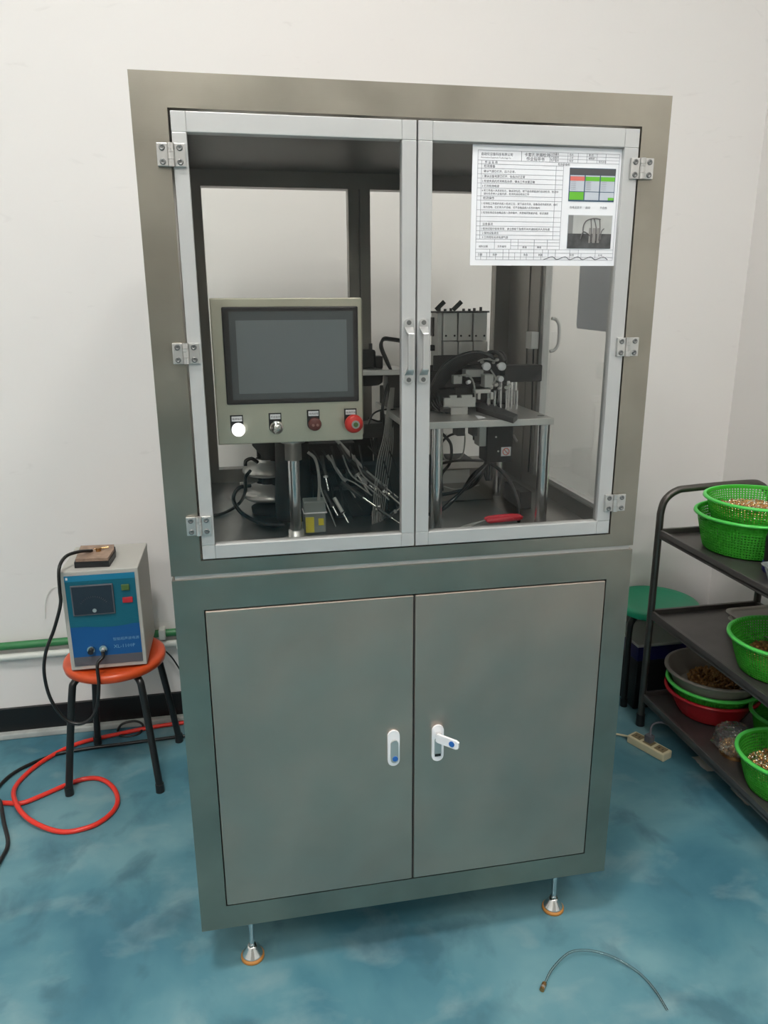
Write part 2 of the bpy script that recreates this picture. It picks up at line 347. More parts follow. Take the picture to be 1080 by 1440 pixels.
B().box((LL, .026, LB), (LR, .028, LT)).build('gap_shade_sheet', 'gap', base)  # dark sheet standing in for the shade behind the door gaps
for x, y in ((.1076, .06), (.8814, .06), (.1076, .74), (.8814, .74)):
    ft = B().lathe([(.007, .036), (.010, .036), (.012, .031), (.0235, .013), (.0245, .011), (.0245, .009), (.0, .009)], (x, y, 0), n=28, cap=False)
    ft = ft.build('levelling_foot', 'chrome', base)
    B().cyl((x, y, .030), (x, y, Z0), .0064).build('threaded_stem', 'shaft', ft)
    B().cyl((x, y, .037), (x, y, .041), .0085, n=6).build('lock_nut', 'chrome', ft)
    B().lathe([(.0, .009), (.0255, .009), (.028, .007), (.028, .001), (.0265, .0), (.0, .0)], (x, y, 0), n=28, cap=False).build('rubber_pad', 'footorange', ft)
# ---------------------------------------------------------------- upper enclosure
enc = thing('machine_enclosure', 'tall stainless steel machine housing with two glazed aluminium doors on the base cabinet', 'cabinet', (W/2, D/2, Z2))
UL, UR, UB, UT = .0590, .9265, 1.0400, 1.8455
plate_with_hole(B(), 0, W, Z2, Z3, UL, UR, UB, UT, 0, .05).build('front_frame', 'steel', enc)
b = B().box((.006, .006, Z1), (W-.006, D-.006, Z2)).build('seam_strip', 'alu', enc)
plate_with_hole(B(), .0, W, Z2, Z3, .082, .475, 1.059, 1.829, D-.04, D)
bk = B()
bk.box((0, D-.04, Z2), (.080, D, Z3)); bk.box((.909, D-.04, Z2), (W, D, Z3)); bk.box((.08, D-.04, 1.829), (.909, D, Z3)); bk.box((.08, D-.04, Z2), (.909, D, 1.059)); bk.box((.475, D-.04, 1.059), (.504, D, 1.829)); bk.box((.507, D-.04, 1.059), (.536, D, 1.829)); bk.box((.504, D-.03, 1.059), (.507, D-.01, 1.829))
bk.build('back_frame', 'insteel', enc)
for x0, x1 in ((.082, .473), (.538, .907)):
    B().box((x0-.001, D-.022, 1.060), (x1+.001, D-.018, 1.828)).build('back_pane', 'pane', enc)
B().box((.0, .05, Z3-.03), (W, D-.04, Z3)).build('top_panel', 'topsteel', enc)
B().box((.0, .05, Z2), (W, D-.04, Z2+.008)).build('deck', 'decksteel', enc)
for s, x0, x1 in ((0, 0, .03), (1, W-.03, W)):
    f = B(); y0, y1, z0, z1 = .10, .53, 1.057, 1.835
    f.box((x0, .05, Z2+.008), (x1, y0, Z3-.03)); f.box((x0, y1, Z2+.008), (x1, D-.04, Z3-.03)); f.box((x0, y0, z1), (x1, y1, Z3-.03)); f.box((x0, y0, Z2+.008), (x1, y1, z0))
    xi = (x1+.0005, x1+.003) if s == 0 else (x0-.003, x0-.0005)
    f.box((xi[0], .60, Z2+.01), (xi[1], .66, Z3-.035))
    sf = f.build('side_frame', 'insteel', enc)
    xa = x0+.006; xb = x1-.006
    r = B(); r.box((xa, y0, z0), (xb, y0+.012, z1)); r.box((xa, y1-.022, z0), (xb, y1, z1)); r.box((xa, y0, z0), (xb, y1, z0+.010)); r.box((xa, y0, z1-.012), (xb, y1, z1))
    r.build('window_rim', 'alu', sf)
    B().box((x0+.013, y0+.012, z0+.010), (x0+.017, y1-.022, z1-.012)).build('side_pane', 'pane', sf)
    if s:
        B().tube([(W, .512, 1.485), (W+.012, .512, 1.482), (W+.022, .512, 1.468), (W+.024, .512, 1.442), (W+.022, .512, 1.416), (W+.012, .512, 1.402), (W, .512, 1.399)], .0045).build('side_pull', 'alu', sf)
        B().box((x0-.022, .520, 1.405), (x0, .560, 1.450), .002).build('magnet_catch', 'alu', sf)
        B().tube([(x0-.008, .535, 1.405), (x0-.006, .537, 1.33), (x0-.004, .535, 1.2), (x0-.004, .54, 1.06)], .0022, 6).build('catch_wire', 'black', sf)
# glazed doors
PAIRS = ((UL+.0042, XC-.0014, .088, .4625), (XC+.0018, UR-.0042, .519, .893))
DZ0, DZ1, GZ0, GZ1 = UB+.0032, UT-.0045, 1.0715, 1.8085
for k, (x0, x1, g0, g1) in enumerate(PAIRS):
    d = B().box((g0-.006, .007, GZ0-.006), (g1+.006, .011, GZ1+.006)).build('glass_door', 'glass', enc)
    for a, b_ in (((x0, GZ0), (g0, GZ1)), ((g1, GZ0), (x1, GZ1))):
        B().box((a[0], -.002, a[1]+.0002), (b_[0], .020, b_[1]-.0002), .0012).build('door_stile', 'alu', d)
    B().box((g0+.0002, -.002, GZ1), (g1-.0002, .020, DZ1), .0012).build('door_rail', 'alu', d)
    B().box((g0+.0002, -.002, DZ0), (g1-.0002, .020, GZ0), .0012).build('door_rail', 'alu', d)
    for cx0, cx1 in ((x0, g0), (g1, x1)):
        for cz0, cz1 in ((DZ0, GZ0), (GZ1, DZ1)):
            B().box((cx0, -.0016, cz0), (cx1, .020, cz1), .0008).build('corner_block', 'alu', d)
    # pull handle: bowed chrome strap with two screwed ends
    px = .4755 if k == 0 else .5045
    h = B()
    for zc, sg in ((1.492, 1), (1.383, -1)):
        o = [(px-.0085, -.002, zc-.010*sg)]+[(px+.0085*math.cos(t)*-1, -.002, zc+sg*.0065*math.sin(t)) for t in [PI*j/8 for j in range(9)]]+[(px+.0085, -.002, zc-.010*sg)]
        h.poly(o, (0, -.0035, 0))
    for z0, z1, y0, y1 in ((1.483, 1.470, -.003, -.026), (1.392, 1.405, -.003, -.026)):
        h.add([(px-.0085, y0-.003, z0), (px+.0085, y0-.003, z0), (px+.006, y1, z1), (px-.006, y1, z1), (px-.0085, y0, z0-(.003 if z0 > 1.45 else -.003)), (px+.0085, y0, z0-(.003 if z0 > 1.45 else -.003)), (px+.006, y1+.006, z1-(.003 if z0 > 1.45 else -.003)), (px-.006, y1+.006, z1-(.003 if z0 > 1.45 else -.003))],
              [(0, 1, 2, 3), (4, 7, 6, 5), (0, 4, 5, 1), (1, 5, 6, 2), (2, 6, 7, 3), (3, 7, 4, 0)])
    h.box((px-.006, -.027, 1.402), (px+.006, -.020, 1.473), .0025)
    h.build('pull_handle', 'satin', d)
    for zc in (1.491, 1.3835):
        B().cyl((px, -.0070, zc), (px, -.0055, zc), .0045).build('handle_screw', 'screwm', d)
# hinges
for hx, zs in ((.0605, (1.7715, 1.4405, 1.1135)), (.9295, (1.7715, 1.439, 1.112))):
    for hz in zs:
        h = B()
        hw, hh = .0235, .0185
        h.box((hx-hw, -.0075, hz-hh), (hx-.0055, -.002, hz+hh), .001); h.box((hx+.0055, -.0075, hz-hh), (hx+hw, -.002, hz+hh), .001)
        for a, c in ((-hh, -.0075), (-.007, .0030), (.0035, .0085), (.009, hh)):
            h.cyl((hx, -.0075, hz+a), (hx, -.0075, hz+c), .0056, n=14)
        h = h.build('hinge', 'zinc', enc)
        for sx in (-.0145, .0145):
            for sz in (-.0112, .0112):
                q = B().lathe([(.0052, 0), (.0052, .0012), (.0042, .0018), (.0020, .0014), (.0018, .0008)], (hx+sx, -.0075, hz+sz), (0, -1, 0), n=14, cap=True)
                q.build('screw', 'screwm', h)
                
# ---------------------------------------------------------------- instruction sheet on the right door
sx0, sx1, sz0, sz1 = .5965, .8925, 1.5955, 1.8065
SY = .0058
sh = thing('instruction_sheet', 'laminated white instruction sheet with two pictures on the right glass door', 'paper', ((sx0+sx1)/2, SY, sz0))
B().box((sx0, SY, sz0), (sx1, SY+.0008, sz1)).build('paper', 'paper', sh)
SW, SH = sx1-sx0, sz1-sz0
def U(u): return sx0+SW*u
def V(v): return sz1-SH*v
ln = B(); lw = .00028
def hl(u0, u1, v): ln.box((U(u0), SY-.0004, V(v)-lw), (U(u1), SY-.0001, V(v)+lw))
def vl(u, v0, v1): ln.box((U(u)-lw, SY-.0004, V(v0)), (U(u)+lw, SY-.0001, V(v1)))
for v in (.045, .125): hl(.035, .985, v)
vl(.035, .045, .95); vl(.985, .045, .95)
rows = [.125, .155, .19, .235, .27, .31, .35, .415, .45, .53, .585, .625, .665, .705, .74, .775]
for v in rows[1:]: hl(.035, .605, v)
vl(.06, .125, .775); vl(.555, .155, .775); vl(.605, .125, .86)
vl(.32, .045, .125); vl(.51, .045, .125); hl(.51, .985, .072); hl(.51, .985, .098)
for u in (.55, .63, .70, .76, .83, .89): vl(u, .045, .125)
for v in (.80, .86, .89, .925, .95): hl(.035, .985 if v > .84 else .605, v)
hl(.27, .605, .83)
for u in (.16, .27, .32, .43, .52): vl(u, .775, .86)
for u in (.13, .22, .26, .34, .43, .49, .53, .58, .68, .74, .86): vl(u, .86, .925)
for u in (.07, .11, .17, .22, .26, .30, .34, .38, .43, .48, .58, .68, .76, .86): vl(u, .89, .95)
ln.build('printed_table', 'inkgrey', sh)
def T(s, u, v, size): return (s, U(u), V(v), size)
it = [T('自动化设备科技有限公司', .055, .085, .0056), T('Automation Equipment Technology Co.', .055, .108, .0036),
      T('卡套孔泄漏检测', .338, .083, .0072), T('作业指导书', .352, .117, .0072), T('作 业 名 称', .08, .150, .0052), T('检测准备', .075, .182, .0055),
      T('确认气源已打开，压力正常。', .075, .222, .0050), T('1 确认设备电源已打开，各指示灯正常', .065, .262, .0050), T('2 检查夹具内无异物及杂质，确认工件放置正确', .065, .302, .0050),
      T('3 打开检测电源', .065, .342, .0050), T('4 将工件放入夹具定位孔，确认到位后，按下启动按钮进行自动检测，检测中', .065, .378, .0045), T('   请勿将手伸入设备内部，检测完成后取出工件', .065, .404, .0045),
      T('检测操作', .075, .442, .0055), T('1 将待检工件按方向放入检测工位，按下启动开关，设备自动完成检测，绿灯', .065, .485, .0045), T('   亮为合格，红灯亮为不合格，将不合格品放入红色料箱内', .065, .515, .0045),
      T('2 检测结束后将合格品放入周转箱中，并按规定数量装箱，标识清楚', .065, .560, .0045), T('注意事项', .075, .658, .0052), T('1 检测过程中如有异常，请立即按下急停开关并通知相关人员处理', .065, .696, .0048),
      T('2 保持设备清洁', .075, .732, .0048), T('3 工作完毕关闭电源气源', .075, .768, .0048), T('检测设备图', .565, .150, .0048),
      T('编制日期', .055, .845, .0045), T('文件编号', .18, .845, .0045), T('核准', .35, .85, .0045), T('审核', .45, .85, .0045), T('日期', .05, .915, .0045), T('版本', .15, .915, .0045), T('签名', .36, .915, .0045), T('更改', .46, .915, .0045), T('处数', .68, .915, .0045), T('批准', .88, .915, .0045),
      T('文件编号', .515, .066, .0040), T('版本', .64, .066, .0040), T('第1页', .77, .066, .0040), T('产品名称', .515, .092, .0040), T('工序', .64, .092, .0040), T('编制部门', .77, .092, .0040), T('生产车间', .515, .118, .0040), T('检测', .64, .118, .0040), T('受控状态', .84, .118, .0040),
      T('合格品显示', .66, .505, .0050), T('启动', .77, .505, .0050), T('不合格', .87, .505, .0050)]
shift(text_mesh(it), (0, SY-.0006, 0)).build('printed_text', 'ink', sh, False)
sg = B().tube([(U(.50+.03*i), SY-.0005, V(.945-.012*((i*7) % 3))) for i in range(16)], .0006, 4, 3)
sg.build('signature', 'ink', sh)
# screenshot print
q0, q1, q2, q3 = .648, .965, .165, .445
ss = B().box((U(q0), SY-.0006, V(q3)), (U(q1), SY-.0001, V(q2))).build('screenshot_print', 'scrblue', sh)
def patch(par, u0, u1, v0, v1, m, name='print_patch', y=SY-.0009):
    return B().box((U(u0), y, V(v1)), (U(u1), y+.0003, V(v0))).build(name, m, par)
patch(ss, q0, q1, .17, .222, 'scrdark', 'title_bar')
for i in range(3):
    a = q0+.006+i*.105; c = a+.097
    patch(ss, a, c, .226, .236, 'scrgrey', 'status_cell')
    patch(ss, a, c, .237, .272, 'scrred' if i == 0 else 'scrgreen', 'status_cell')
    patch(ss, a, c, .273, .36, 'scrgrey', 'status_cell')
    patch(ss, a, c, .366, .432, 'scrgreen' if i == 0 else 'scrgrey', 'status_cell')
    if i == 2: patch(ss, c-.04, c, .41, .432, 'scrgreen', 'status_cell', SY-.0012)
    t = B()
    for v in (.285, .300, .315, .330, .345): t.box((U(a+.006), SY-.0013, V(v)), (U(a+.040), SY-.0010, V(v)+.0006))
    t.build('value_lines', 'inkgrey', ss)
# photograph print
def grey_photo():
    m = mat('photo_print', (.42, .42, .41), .5, var=.25, vscale=40); return m
ph = B().box((U(.655), SY-.0006, V(.85)), (U(.965), SY-.0001, V(.56))).build('photo_print', 'scrgrey', sh)
patch(ph, .657, .963, .562, .72, mat('print_light', (.40, .40, .38), .6, var=.1, vscale=30), 'print_background')
patch(ph, .657, .963, .72, .848, mat('print_shade', (.06, .06, .06), .6, var=.5, vscale=50), 'print_bench')
patch(ph, .657, .690, .562, .72, mat('print_mid', (.20, .20, .195), .6), 'print_edge', SY-.0012)
t = B()
for c in ([(.735, .70), (.735, .63), (.755, .585), (.80, .567), (.84, .575)], [(.72, .745), (.735, .685), (.765, .70), (.79, .735), (.79, .77)], [(.78, .575), (.785, .64), (.79, .75)], [(.80, .57), (.815, .65), (.815, .76)], [(.835, .58), (.84, .66), (.835, .76)], [(.865, .655), (.85, .68), (.845, .75)]):
    t.tube([(U(u), SY-.0013, V(v+.02)) for u, v in [(a_*1.12-.06, b_) for a_, b_ in c]], .0010, 5, 4)
t.build('print_tubing', mat('print_tube', (.13, .12, .12), .6), ph)
t = B()
for u, hw in ((.81, .006), (.84, .010), (.87, .009)): t.box((U(u-hw), SY-.0016, V(.80)), (U(u+hw), SY-.0013, V(.67)))
t.build('print_fixture', mat('print_fix', (.22, .21, .20), .6), ph)
# ---------------------------------------------------------------- control panel on its post
PX0, PX1, PZ0, PZ1, PY = .1035, .4045, 1.2475, 1.538, .12
cp = thing('control_panel', 'stainless control panel on a post with grey touch screen and four buttons', 'control panel', (.258, .16, Z2+.008))
B().box((PX0, PY, PZ0), (PX1, PY+.05, PZ1), .002).build('housing', 'panelsteel', cp)
B().box((PX0+.003, PY+.0505, PZ0+.003), (PX1+.010, PY+.058, PZ1-.002), .002).build('rear_cover', 'steel', cp)
sx0_, sx1_, sz0_, sz1_ = .1255, .3965, 1.3295, 1.5215
bz = B().box((sx0_, PY-.006, sz0_), (sx1_, PY-.0002, sz1_), .003).build('touch_screen', 'bezel', cp)
B().box((sx0_+.013, PY-.0067, sz0_+.010), (sx1_-.011, PY-.0060, sz1_-.009)).build('screen_border', 'screenrim', bz)
B().box((sx0_+.026, PY-.0074, sz0_+.022), (sx1_-.024, PY-.0067, sz1_-.026)).build('display', 'screen', bz)
tx = {'a': '电源指示', 'b': '手动自动', 'c': '蜂鸣报警', 'd': '急停开关'}
for key, bx, bzz in (('a', .1455, 1.2785), ('b', .2235, 1.2805), ('c', .3025, 1.2845), ('d', .3825, 1.285)):
    lx = bx-.002 if key != 'd' else bx-.004
    top = bzz+.0295
    o = [(lx-.0135, PY-.0018, top), (lx+.0125, PY-.0018, top), (lx+.0125, PY-.0018, bzz)]+[(lx-.0005+.013*math.cos(t), PY-.0018, bzz+.013*math.sin(t)) for t in [-PI*j/10 for j in range(1, 10)]]+[(lx-.0135, PY-.0018, bzz)]
    pl = B().poly(o, (0, .0016, 0)).build('label_plate', 'black', cp)
    B().box((lx-.0105, PY-.0024, top-.0125), (lx+.0105, PY-.0018, top-.0025)).build('label_insert', 'paper', pl)
    shift(text_mesh([(tx[key], lx-.0095, top-.0098, .0050)]), (0, PY-.0027, 0)).build('lettering', 'ink', pl, False)
    c = (bx, PY-.002, bzz)
    if key == 'a':
        lab(B().lathe([(.0, 0), (.0135, 0), (.0135, .006), (.0115, .009), (.0115, .012), (.008, .0155), (.0, .0165)], c, (0, -1, 0), 28, False).build('indicator_lamp', 'lamp_on', cp), 'round white lamp that is lit')
    elif key == 'b':
        k = B().lathe([(.0, 0), (.0140, 0), (.0140, .006), (.0120, .009), (.0100, .009), (.0100, .014), (.0, .014)], c, (0, -1, 0), 28, False).build('selector_switch', 'chrome', cp)
        R = Matrix.Translation((bx, PY-.021, bzz)) @ Matrix.Rotation(math.radians(-45), 4, 'Y')
        B().box((-.009, -.005, -.0022), (.009, .005, .0022), .001, R).build('selector_knob', 'zinc', k)
    elif key == 'c':
        k = B().lathe([(.0, 0), (.0138, 0), (.0138, .005), (.012, .008), (.0, .009)], c, (0, -1, 0), 28, False).build('buzzer', 'brownb', cp)
        for dx in (-.004, .005):
            B().cyl((bx+dx, PY-.0122, bzz-.001), (bx+dx, PY-.011, bzz-.001), .003, n=10).build('buzzer_port', mat('port', (.3, .16, .14), .5), k)
    else:
        k = lab(B().lathe([(.0, 0), (.010, 0), (.010, .010), (.0185, .013), (.0195, .018), (.018, .024), (.0135, .0275), (.0, .029)], c, (0, -1, 0), 32, False).build('emergency_stop', 'redb', cp), 'large red mushroom stop button')
        B().cyl((bx+.002, PY-.0335, bzz), (bx+.002, PY-.0300, bzz), .0085).build('stop_ring', 'zinc', k)
        B().cyl((bx+.002, PY-.0345, bzz), (bx+.002, PY-.0335, bzz), .005).build('stop_center', 'green_btn', k)
B().cyl((.258, .155, Z2+.03), (.258, .155, PZ0-.03), .0125, n=28).build('post', 'shaft', cp)
B().lathe([(.0125, PZ0-.045), (.018, PZ0-.044), (.018, PZ0-.008), (.026, PZ0-.006), (.026, PZ0-.0003)], (.258, .155, 0), n=28).build('post_collar', 'zinc', cp)
B().lathe([(.030, Z2+.0085), (.030, Z2+.014), (.017, Z2+.016), (.017, Z2+.034), (.0125, Z2+.035)], (.258, .155, 0), n=28).build('post_base', 'zinc', cp)
ZD = Z2+.0085   # top of the deck
# ---------------------------------------------------------------- raised fixture, right half
fx = thing('assembly_fixture', 'thick plate on round posts carrying grey cylinder blocks behind the right glass door', 'machine', (.69, .3, ZD))
P0, P1 = 1.2635, 1.2785
B().box((.500, .125, P0), (.838, .50, P1), .0012).build('platform', 'greyplate', fx)
for x, y in ((.5745, .150), (.8275, .150), (.578, .46), (.826, .46)):
    B().cyl((x, y, ZD), (x, y, P0), .0138, n=24).build('post', 'shaft', fx)
B().cyl((.822, .165, P1), (.822, .165, P1+.0008), .008).build('bolt_hole', 'darkmetal', fx)
# upright rear posts carrying the slide bar
bar = pt(732, 527, y=.36)
B().box((bar.x-.052, .33, 1.338), (bar.x+.045, .372, 1.378), .002).build('slide_bar', 'black', fx)
for x, y, r in ((.812, .345, .008), (.850-.022, .355, .006), (.77, .30, .006), (.79, .30, .005), (.735, .28, .0055), (.752, .33, .0045)):
    B().cyl((x, y, P1), (x, y, 1.345), r, n=16).build('guide_rod', 'shaft', fx)
# six grey cylinder blocks, two tiers
top0 = pt(617, 479, y=.40)
for i in range(3):
    a = pt(624+21.3*i, 440, y=.40); c = pt(642.6+20.8*i, 479, y=.40)
    k = B().box((a.x, .40, c.z), (c.x, .47, a.z), .001).build('cylinder_block', 'blockgrey', fx)
    for dx in (.0065, (c.x-a.x)-.0065):
        B().cyl((a.x+dx, .3985, c.z+.012), (a.x+dx, .3998, c.z+.012), .0026, n=10).build('port_hole', 'black', k)
    a = pt(624+21.3*i, 480.5, y=.40); c2 = pt(642.8+20.8*i, 530, y=.40)
    B().box((a.x, .40, 1.33), (c2.x, .47, a.z), .001).build('cylinder_block', 'blockgrey', fx)
a = pt(617, 440, y=.405); B().box((a.x-.002, .405, 1.33), (a.x+.009, .47, a.z), .001).build('block_side', 'greyalu', fx)
a = pt(612, 439, y=.40); c = pt(687, 436, y=.40)
br = B().box((a.x, .392, a.z-.002), (c.x, .478, a.z+.002)).build('top_bracket', 'darkmetal', fx)
for px in (618, 626, 634, 652, 660, 667, 676):
    q = pt(px, 436, y=.41); B().cyl((q.x, .41, a.z+.002), (q.x, .41, a.z+.002+random.uniform(.005, .010)), .0035, n=6).build('bracket_bolt', 'darkmetal', br)
for px in (619, 643):
    q = pt(px-6, 436, y=.405); B().cyl((q.x, .405, q.z), (q.x+.020, .40, q.z+.020), .0055, n=12).build('push_fitting', 'blackm', br)
q = pt(613, 460, y=.45); B().box((q.x-.012, .44, q.z-.022), (q.x+.004, .47, q.z+.024), .002).build('valve_body', 'darkmetal', fx)
q = pt(612, 490, y=.43); B().box((q.x-.012, .43, q.z-.006), (q.x+.014, .455, q.z+.008), .002).build('valve_bracket', 'blackm', fx)
q = pt(618, 520, y=.44); B().box((q.x-.004, .43, P1), (q.x+.004, .45, q.z+.05)).build('bracket_leg', 'darkmetal', fx)
# dark machinery mass in the middle
for (x0, y0, x1, y1, Y, dY, m) in ((603, 514, 712, 590, .37, .012, 'blackm'), (603, 522, 690, 548, .34, .025, 'blackm'), (690, 530, 712, 560, .31, .03, 'black'), (610, 500, 645, 530, .36, .008, 'black'), (640, 545, 700, 566, .33, .04, 'darkmetal'), (603, 548, 640, 590, .30, .06, 'blackm'), (668, 540, 712, 552, .30, .03, 'darkmetal'), (655, 520, 680, 530, .29, .03, 'greyalu'), (638, 528, 650, 540, .26, .02, 'greyalu'), (660, 505, 712, 512, .33, .05, 'blackm'), (682, 527, 694, 545, .25, .03, 'greyalu'), (668, 548, 690, 553, .25, .02, 'zinc'), (672, 552, 676, 562, .25, .01, 'zinc'), (690, 552, 694, 562, .25, .01, 'zinc'), (622, 574, 634, 580, .20, .02, 'darkmetal')):
    a = pt(x0, y0, y=Y); c = pt(x1, y1, y=Y)
    z0 = max(c.z, P1+.0005); z1 = max(a.z, z0+.004)
    B().box((a.x, Y, z0), (c.x, Y+dY, z1), .0015).build('machine_block', m, fx)
# T bracket
a = pt(625, 559, y=.22); c = pt(668, 585, y=.22); s = B()
wx = c.x-a.x; hz = a.z-(P1+.0005)
s.box((a.x, .22, P1+.0005+hz*.42), (c.x, .228, a.z-.002)); s.box((a.x+wx*.22, .22, P1+.0005), (a.x+wx*.76, .228, P1+.0005+hz*.45))
s.box((a.x+wx*.18, .22, a.z-.002), (a.x+wx*.4, .228, a.z+.004)); s.box((a.x+wx*.55, .22, a.z-.002), (a.x+wx*.9, .228, a.z+.004))
s.build('tee_bracket', 'greyalu', fx)
# white knobs
for px, py in ((685, 515.5), (706.5, 515.5)):
    q = pt(px, py, y=.24)
    k = lab(B().lathe([(.004, -.02), (.004, 0), (.0088, .001), (.0095, .003), (.0095, .009), (.008, .0105), (.0, .0108)], (q.x, q.y+.01, q.z), (0, -1, 0), 20, True).build('round_knob', 'white', fx), 'round white flow control knob')
q = pt(705, 533, y=.25); B().cyl(q, q+Vector((0, .02, 0)), .0065, n=14).build('round_knob', 'white', fx)
q = pt(660, 537, y=.24); B().cyl(q, q+Vector((0, .015, -.003)), .0045, n=10).build('white_fitting', 'white', fx)
for px, py, r in ((697, 541, .007), (690, 545, .006), (702, 546, .005), (712, 545, .005), (717, 543, .0045), (678, 509, .005), (688, 504, .0045), (699, 506, .005), (694, 510, .004)):
    q = pt(px, py, y=.26); B().sphere(q, r, 6, .8).build('brass_fitting', random.choice([M['dull'] if 'dull' in M else M['zinc'], M['greyalu']]), fx)
for px, y in ((696, .26), (704, .26), (712, .27), (719, .27), (727, .28)):
    a = pt(px, 549, y=y); B().cyl((a.x, y, P1+.0005), (a.x, y, a.z), .0032, n=10).build('slim_rod', 'shaft', fx)
q = pt(668, 588, z=P1); 
B().poly([pt(668, 584, z=P1+.0004), pt(673, 589.5, z=P1+.0004), pt(683, 587.5, z=P1+.0004)], (0, 0, .0008)).build('paper_scrap', 'paper', fx)
s = B()
s.poly([pt(668, 560, z=P1+.012), pt(676, 562, z=P1+.012), pt(728, 583, z=P1+.012), pt(722, 588, z=P1+.012), pt(670, 572, z=P1+.012)], (0, 0, -.0115))
s.build('track_rail', 'black', fx)
# arched black hose bundle
hb = B()
for k in range(9):
    o = (k-4)*1.0; yy = .24+.012*k
    hb.tube([pt(606+o*.8, 572+o*2, y=yy), pt(612+o, 548+o*1.5, y=yy), pt(628+o, 522+o*1.8, y=yy), pt(650+o*.6, 506+o*1.5, y=yy), pt(672, 500+o*1.2, y=yy), pt(694+o*.5, 504+o*.7, y=yy)], .0042, 7, 6)
lab(hb.build('hose_bundle', 'blackgloss', fx), 'arched bundle of black hoses')
hb = B()
for k in range(5):
    yy = .27+.015*k
    hb.tube([pt(680+k, 503, y=yy), pt(688+k*3, 495+k % 2, y=yy), pt(700+k*2, 497+k % 3, y=yy), pt(707+k, 508, y=yy)], .004, 7, 6)
hb.build('hose_bundle', 'blackgloss', fx)
hb = B().tube([pt(645, 529, y=.24), pt(655, 527, y=.24), pt(664, 534, y=.24), pt(668, 550, y=.24), pt(668, 566, y=.24)], .0022, 7)
hb.tube([pt(690, 520, y=.25), pt(697, 532, y=.24), pt(693, 541, y=.25)], .002, 6); hb.tube([pt(672, 508, y=.25), pt(683, 505, y=.24), pt(697, 508, y=.25)], .002, 6)
hb.build('air_tube', 'greytube', fx)
hb = B()
for k in range(12):
    x = 606+k*3.4; hb.tube([pt(x, 560+random.uniform(-6, 6), y=.26), pt(x+5, 572+random.uniform(-5, 3), y=.25), pt(x+14, 578+random.uniform(-8, 3), y=.25), pt(x+random.uniform(14, 24), 566+random.uniform(-5, 5), y=.28)], .0022, 6, 5)
hb.build('cable_tangle', 'black', fx)
# motor hanging under the platform
a = pt(682, 606, y=.24); c = pt(720, 655, y=.24)
mt = B().box((a.x+.006, .24, c.z+.010), (c.x, .30, P0-.0005), .002).build('motor', 'blackm', fx)
B().box((a.x-.012, .245, a.z-.038), (a.x+.006, .285, P0-.0005), .002).build('motor_flange', 'greyalu', mt)
q0 = pt(705, 629, y=.239); q1 = pt(718, 641, y=.239)
B().box((q0.x, .2388, q1.z), (q1.x, .2396, q0.z)).build('warning_sticker', 'white', mt)
cx, cz, rr = (q0.x+q1.x)/2, (q0.z+q1.z)/2, (q1.x-q0.x)*.33
s = B().tube([(cx+rr*math.cos(t), .2385, cz+rr*math.sin(t)) for t in [2*PI*k/20 for k in range(20)]], .0011, 5, 1, True)
s.tube([(cx-rr*.7, .2385, cz+rr*.7), (cx+rr*.7, .2385, cz-rr*.7)], .0011, 5, 1)
s.build('no_touch_sign', 'scrred', mt)
for px, py in ((697.5, 614.5), (700.5, 634.5)):
    q = pt(px, py, y=.2395); B().cyl(q, q-Vector((0, .002, 0)), .0022, n=10).build('motor_screw', 'zinc', mt)
q = pt(722, 612, y=.27); B().cyl(q, pt(727, 621, y=.25), .0028, n=8).build('motor_pin', 'zinc', mt)
for (x0, y0, x1, y1) in ((665, 606, 676, 613), (672, 606, 684, 622), (643, 606, 654, 613)):
    a = pt(x0, y0, y=.26); c = pt(x1, y1, y=.26); B().box((a.x, .26, c.z), (c.x, .30, P0-.0005), .001).build('under_bracket', 'darkmetal', fx)
# steel box behind with black terminal block on top
a = pt(620, 703, z=ZD); c = pt(697, 703, z=ZD)
bx = thing('junction_box', 'low grey steel box on the deck behind the right glass door', 'box', ((a.x+c.x)/2, .46, ZD))
B().box((.655, .415, ZD), (.802, .53, 1.108), .0015).build('body', 'insteel', bx)
B().box((.662, .4135, 1.070), (.735, .4148, 1.104)).build('label_recess', 'greyalu', bx)
tb = B().box((.56, .575, ZD), (.80, .68, 1.095), .004).build('relay_box', 'blackm'); tag(tb, 'long black box on the deck behind the low grey steel box', 'box')
# deck plate strip lying right
tag(B().box((.835, .30, ZD), (.865, .42, ZD+.045), .001).build('angle_bracket', 'darkmetal'), 'small dark upright bracket on the deck by the right side window', 'bracket')
# red cable joint
g = thing('red_cable_joint', 'red sleeved cable joint lying on the deck between the two posts', 'cable', (.75, .19, ZD))
s = B()
for k, (oy, oz) in enumerate(((0, .004), (.008, .007), (-.007, .006))):
    s.lathe([(.002, -.045), (.0055, -.038), (.0068, -.01), (.0068, .02), (.0048, .038), (.002, .046)], (.752, .190+oy, ZD+.007+oz), (1, -.06+.05*k, .03*k), 14)
s.build('red_sleeve', 'motorred', g)
s = B()
for k in range(4):
    s.tube([(.705, .19, ZD+.010), (.67, .178-.008*k, ZD+.008+.002*k), (.62, .145-.008*k, ZD+.006), (.585, .110-.01*k, ZD+.004)], .0026, 6, 6)
s.build('grey_wire', 'greytube', g)
s = B().tube([pt(683, 648, y=.26), pt(702, 660, y=.26), pt(716, 676, y=.25), pt(727, 700, y=.23), pt(730, 722, y=.21), pt(729, 738, y=.19)], .0042, 8)
s.tube([pt(690, 648, y=.27), pt(665, 668, y=.29), pt(650, 690, y=.32), pt(625, 715, y=.3), pt(606, 722, y=.27)], .0045, 8)
s.tube([pt(685, 650, y=.25), pt(668, 680, y=.27), pt(640, 692, y=.27), pt(606, 697, y=.25)], .0045, 8)
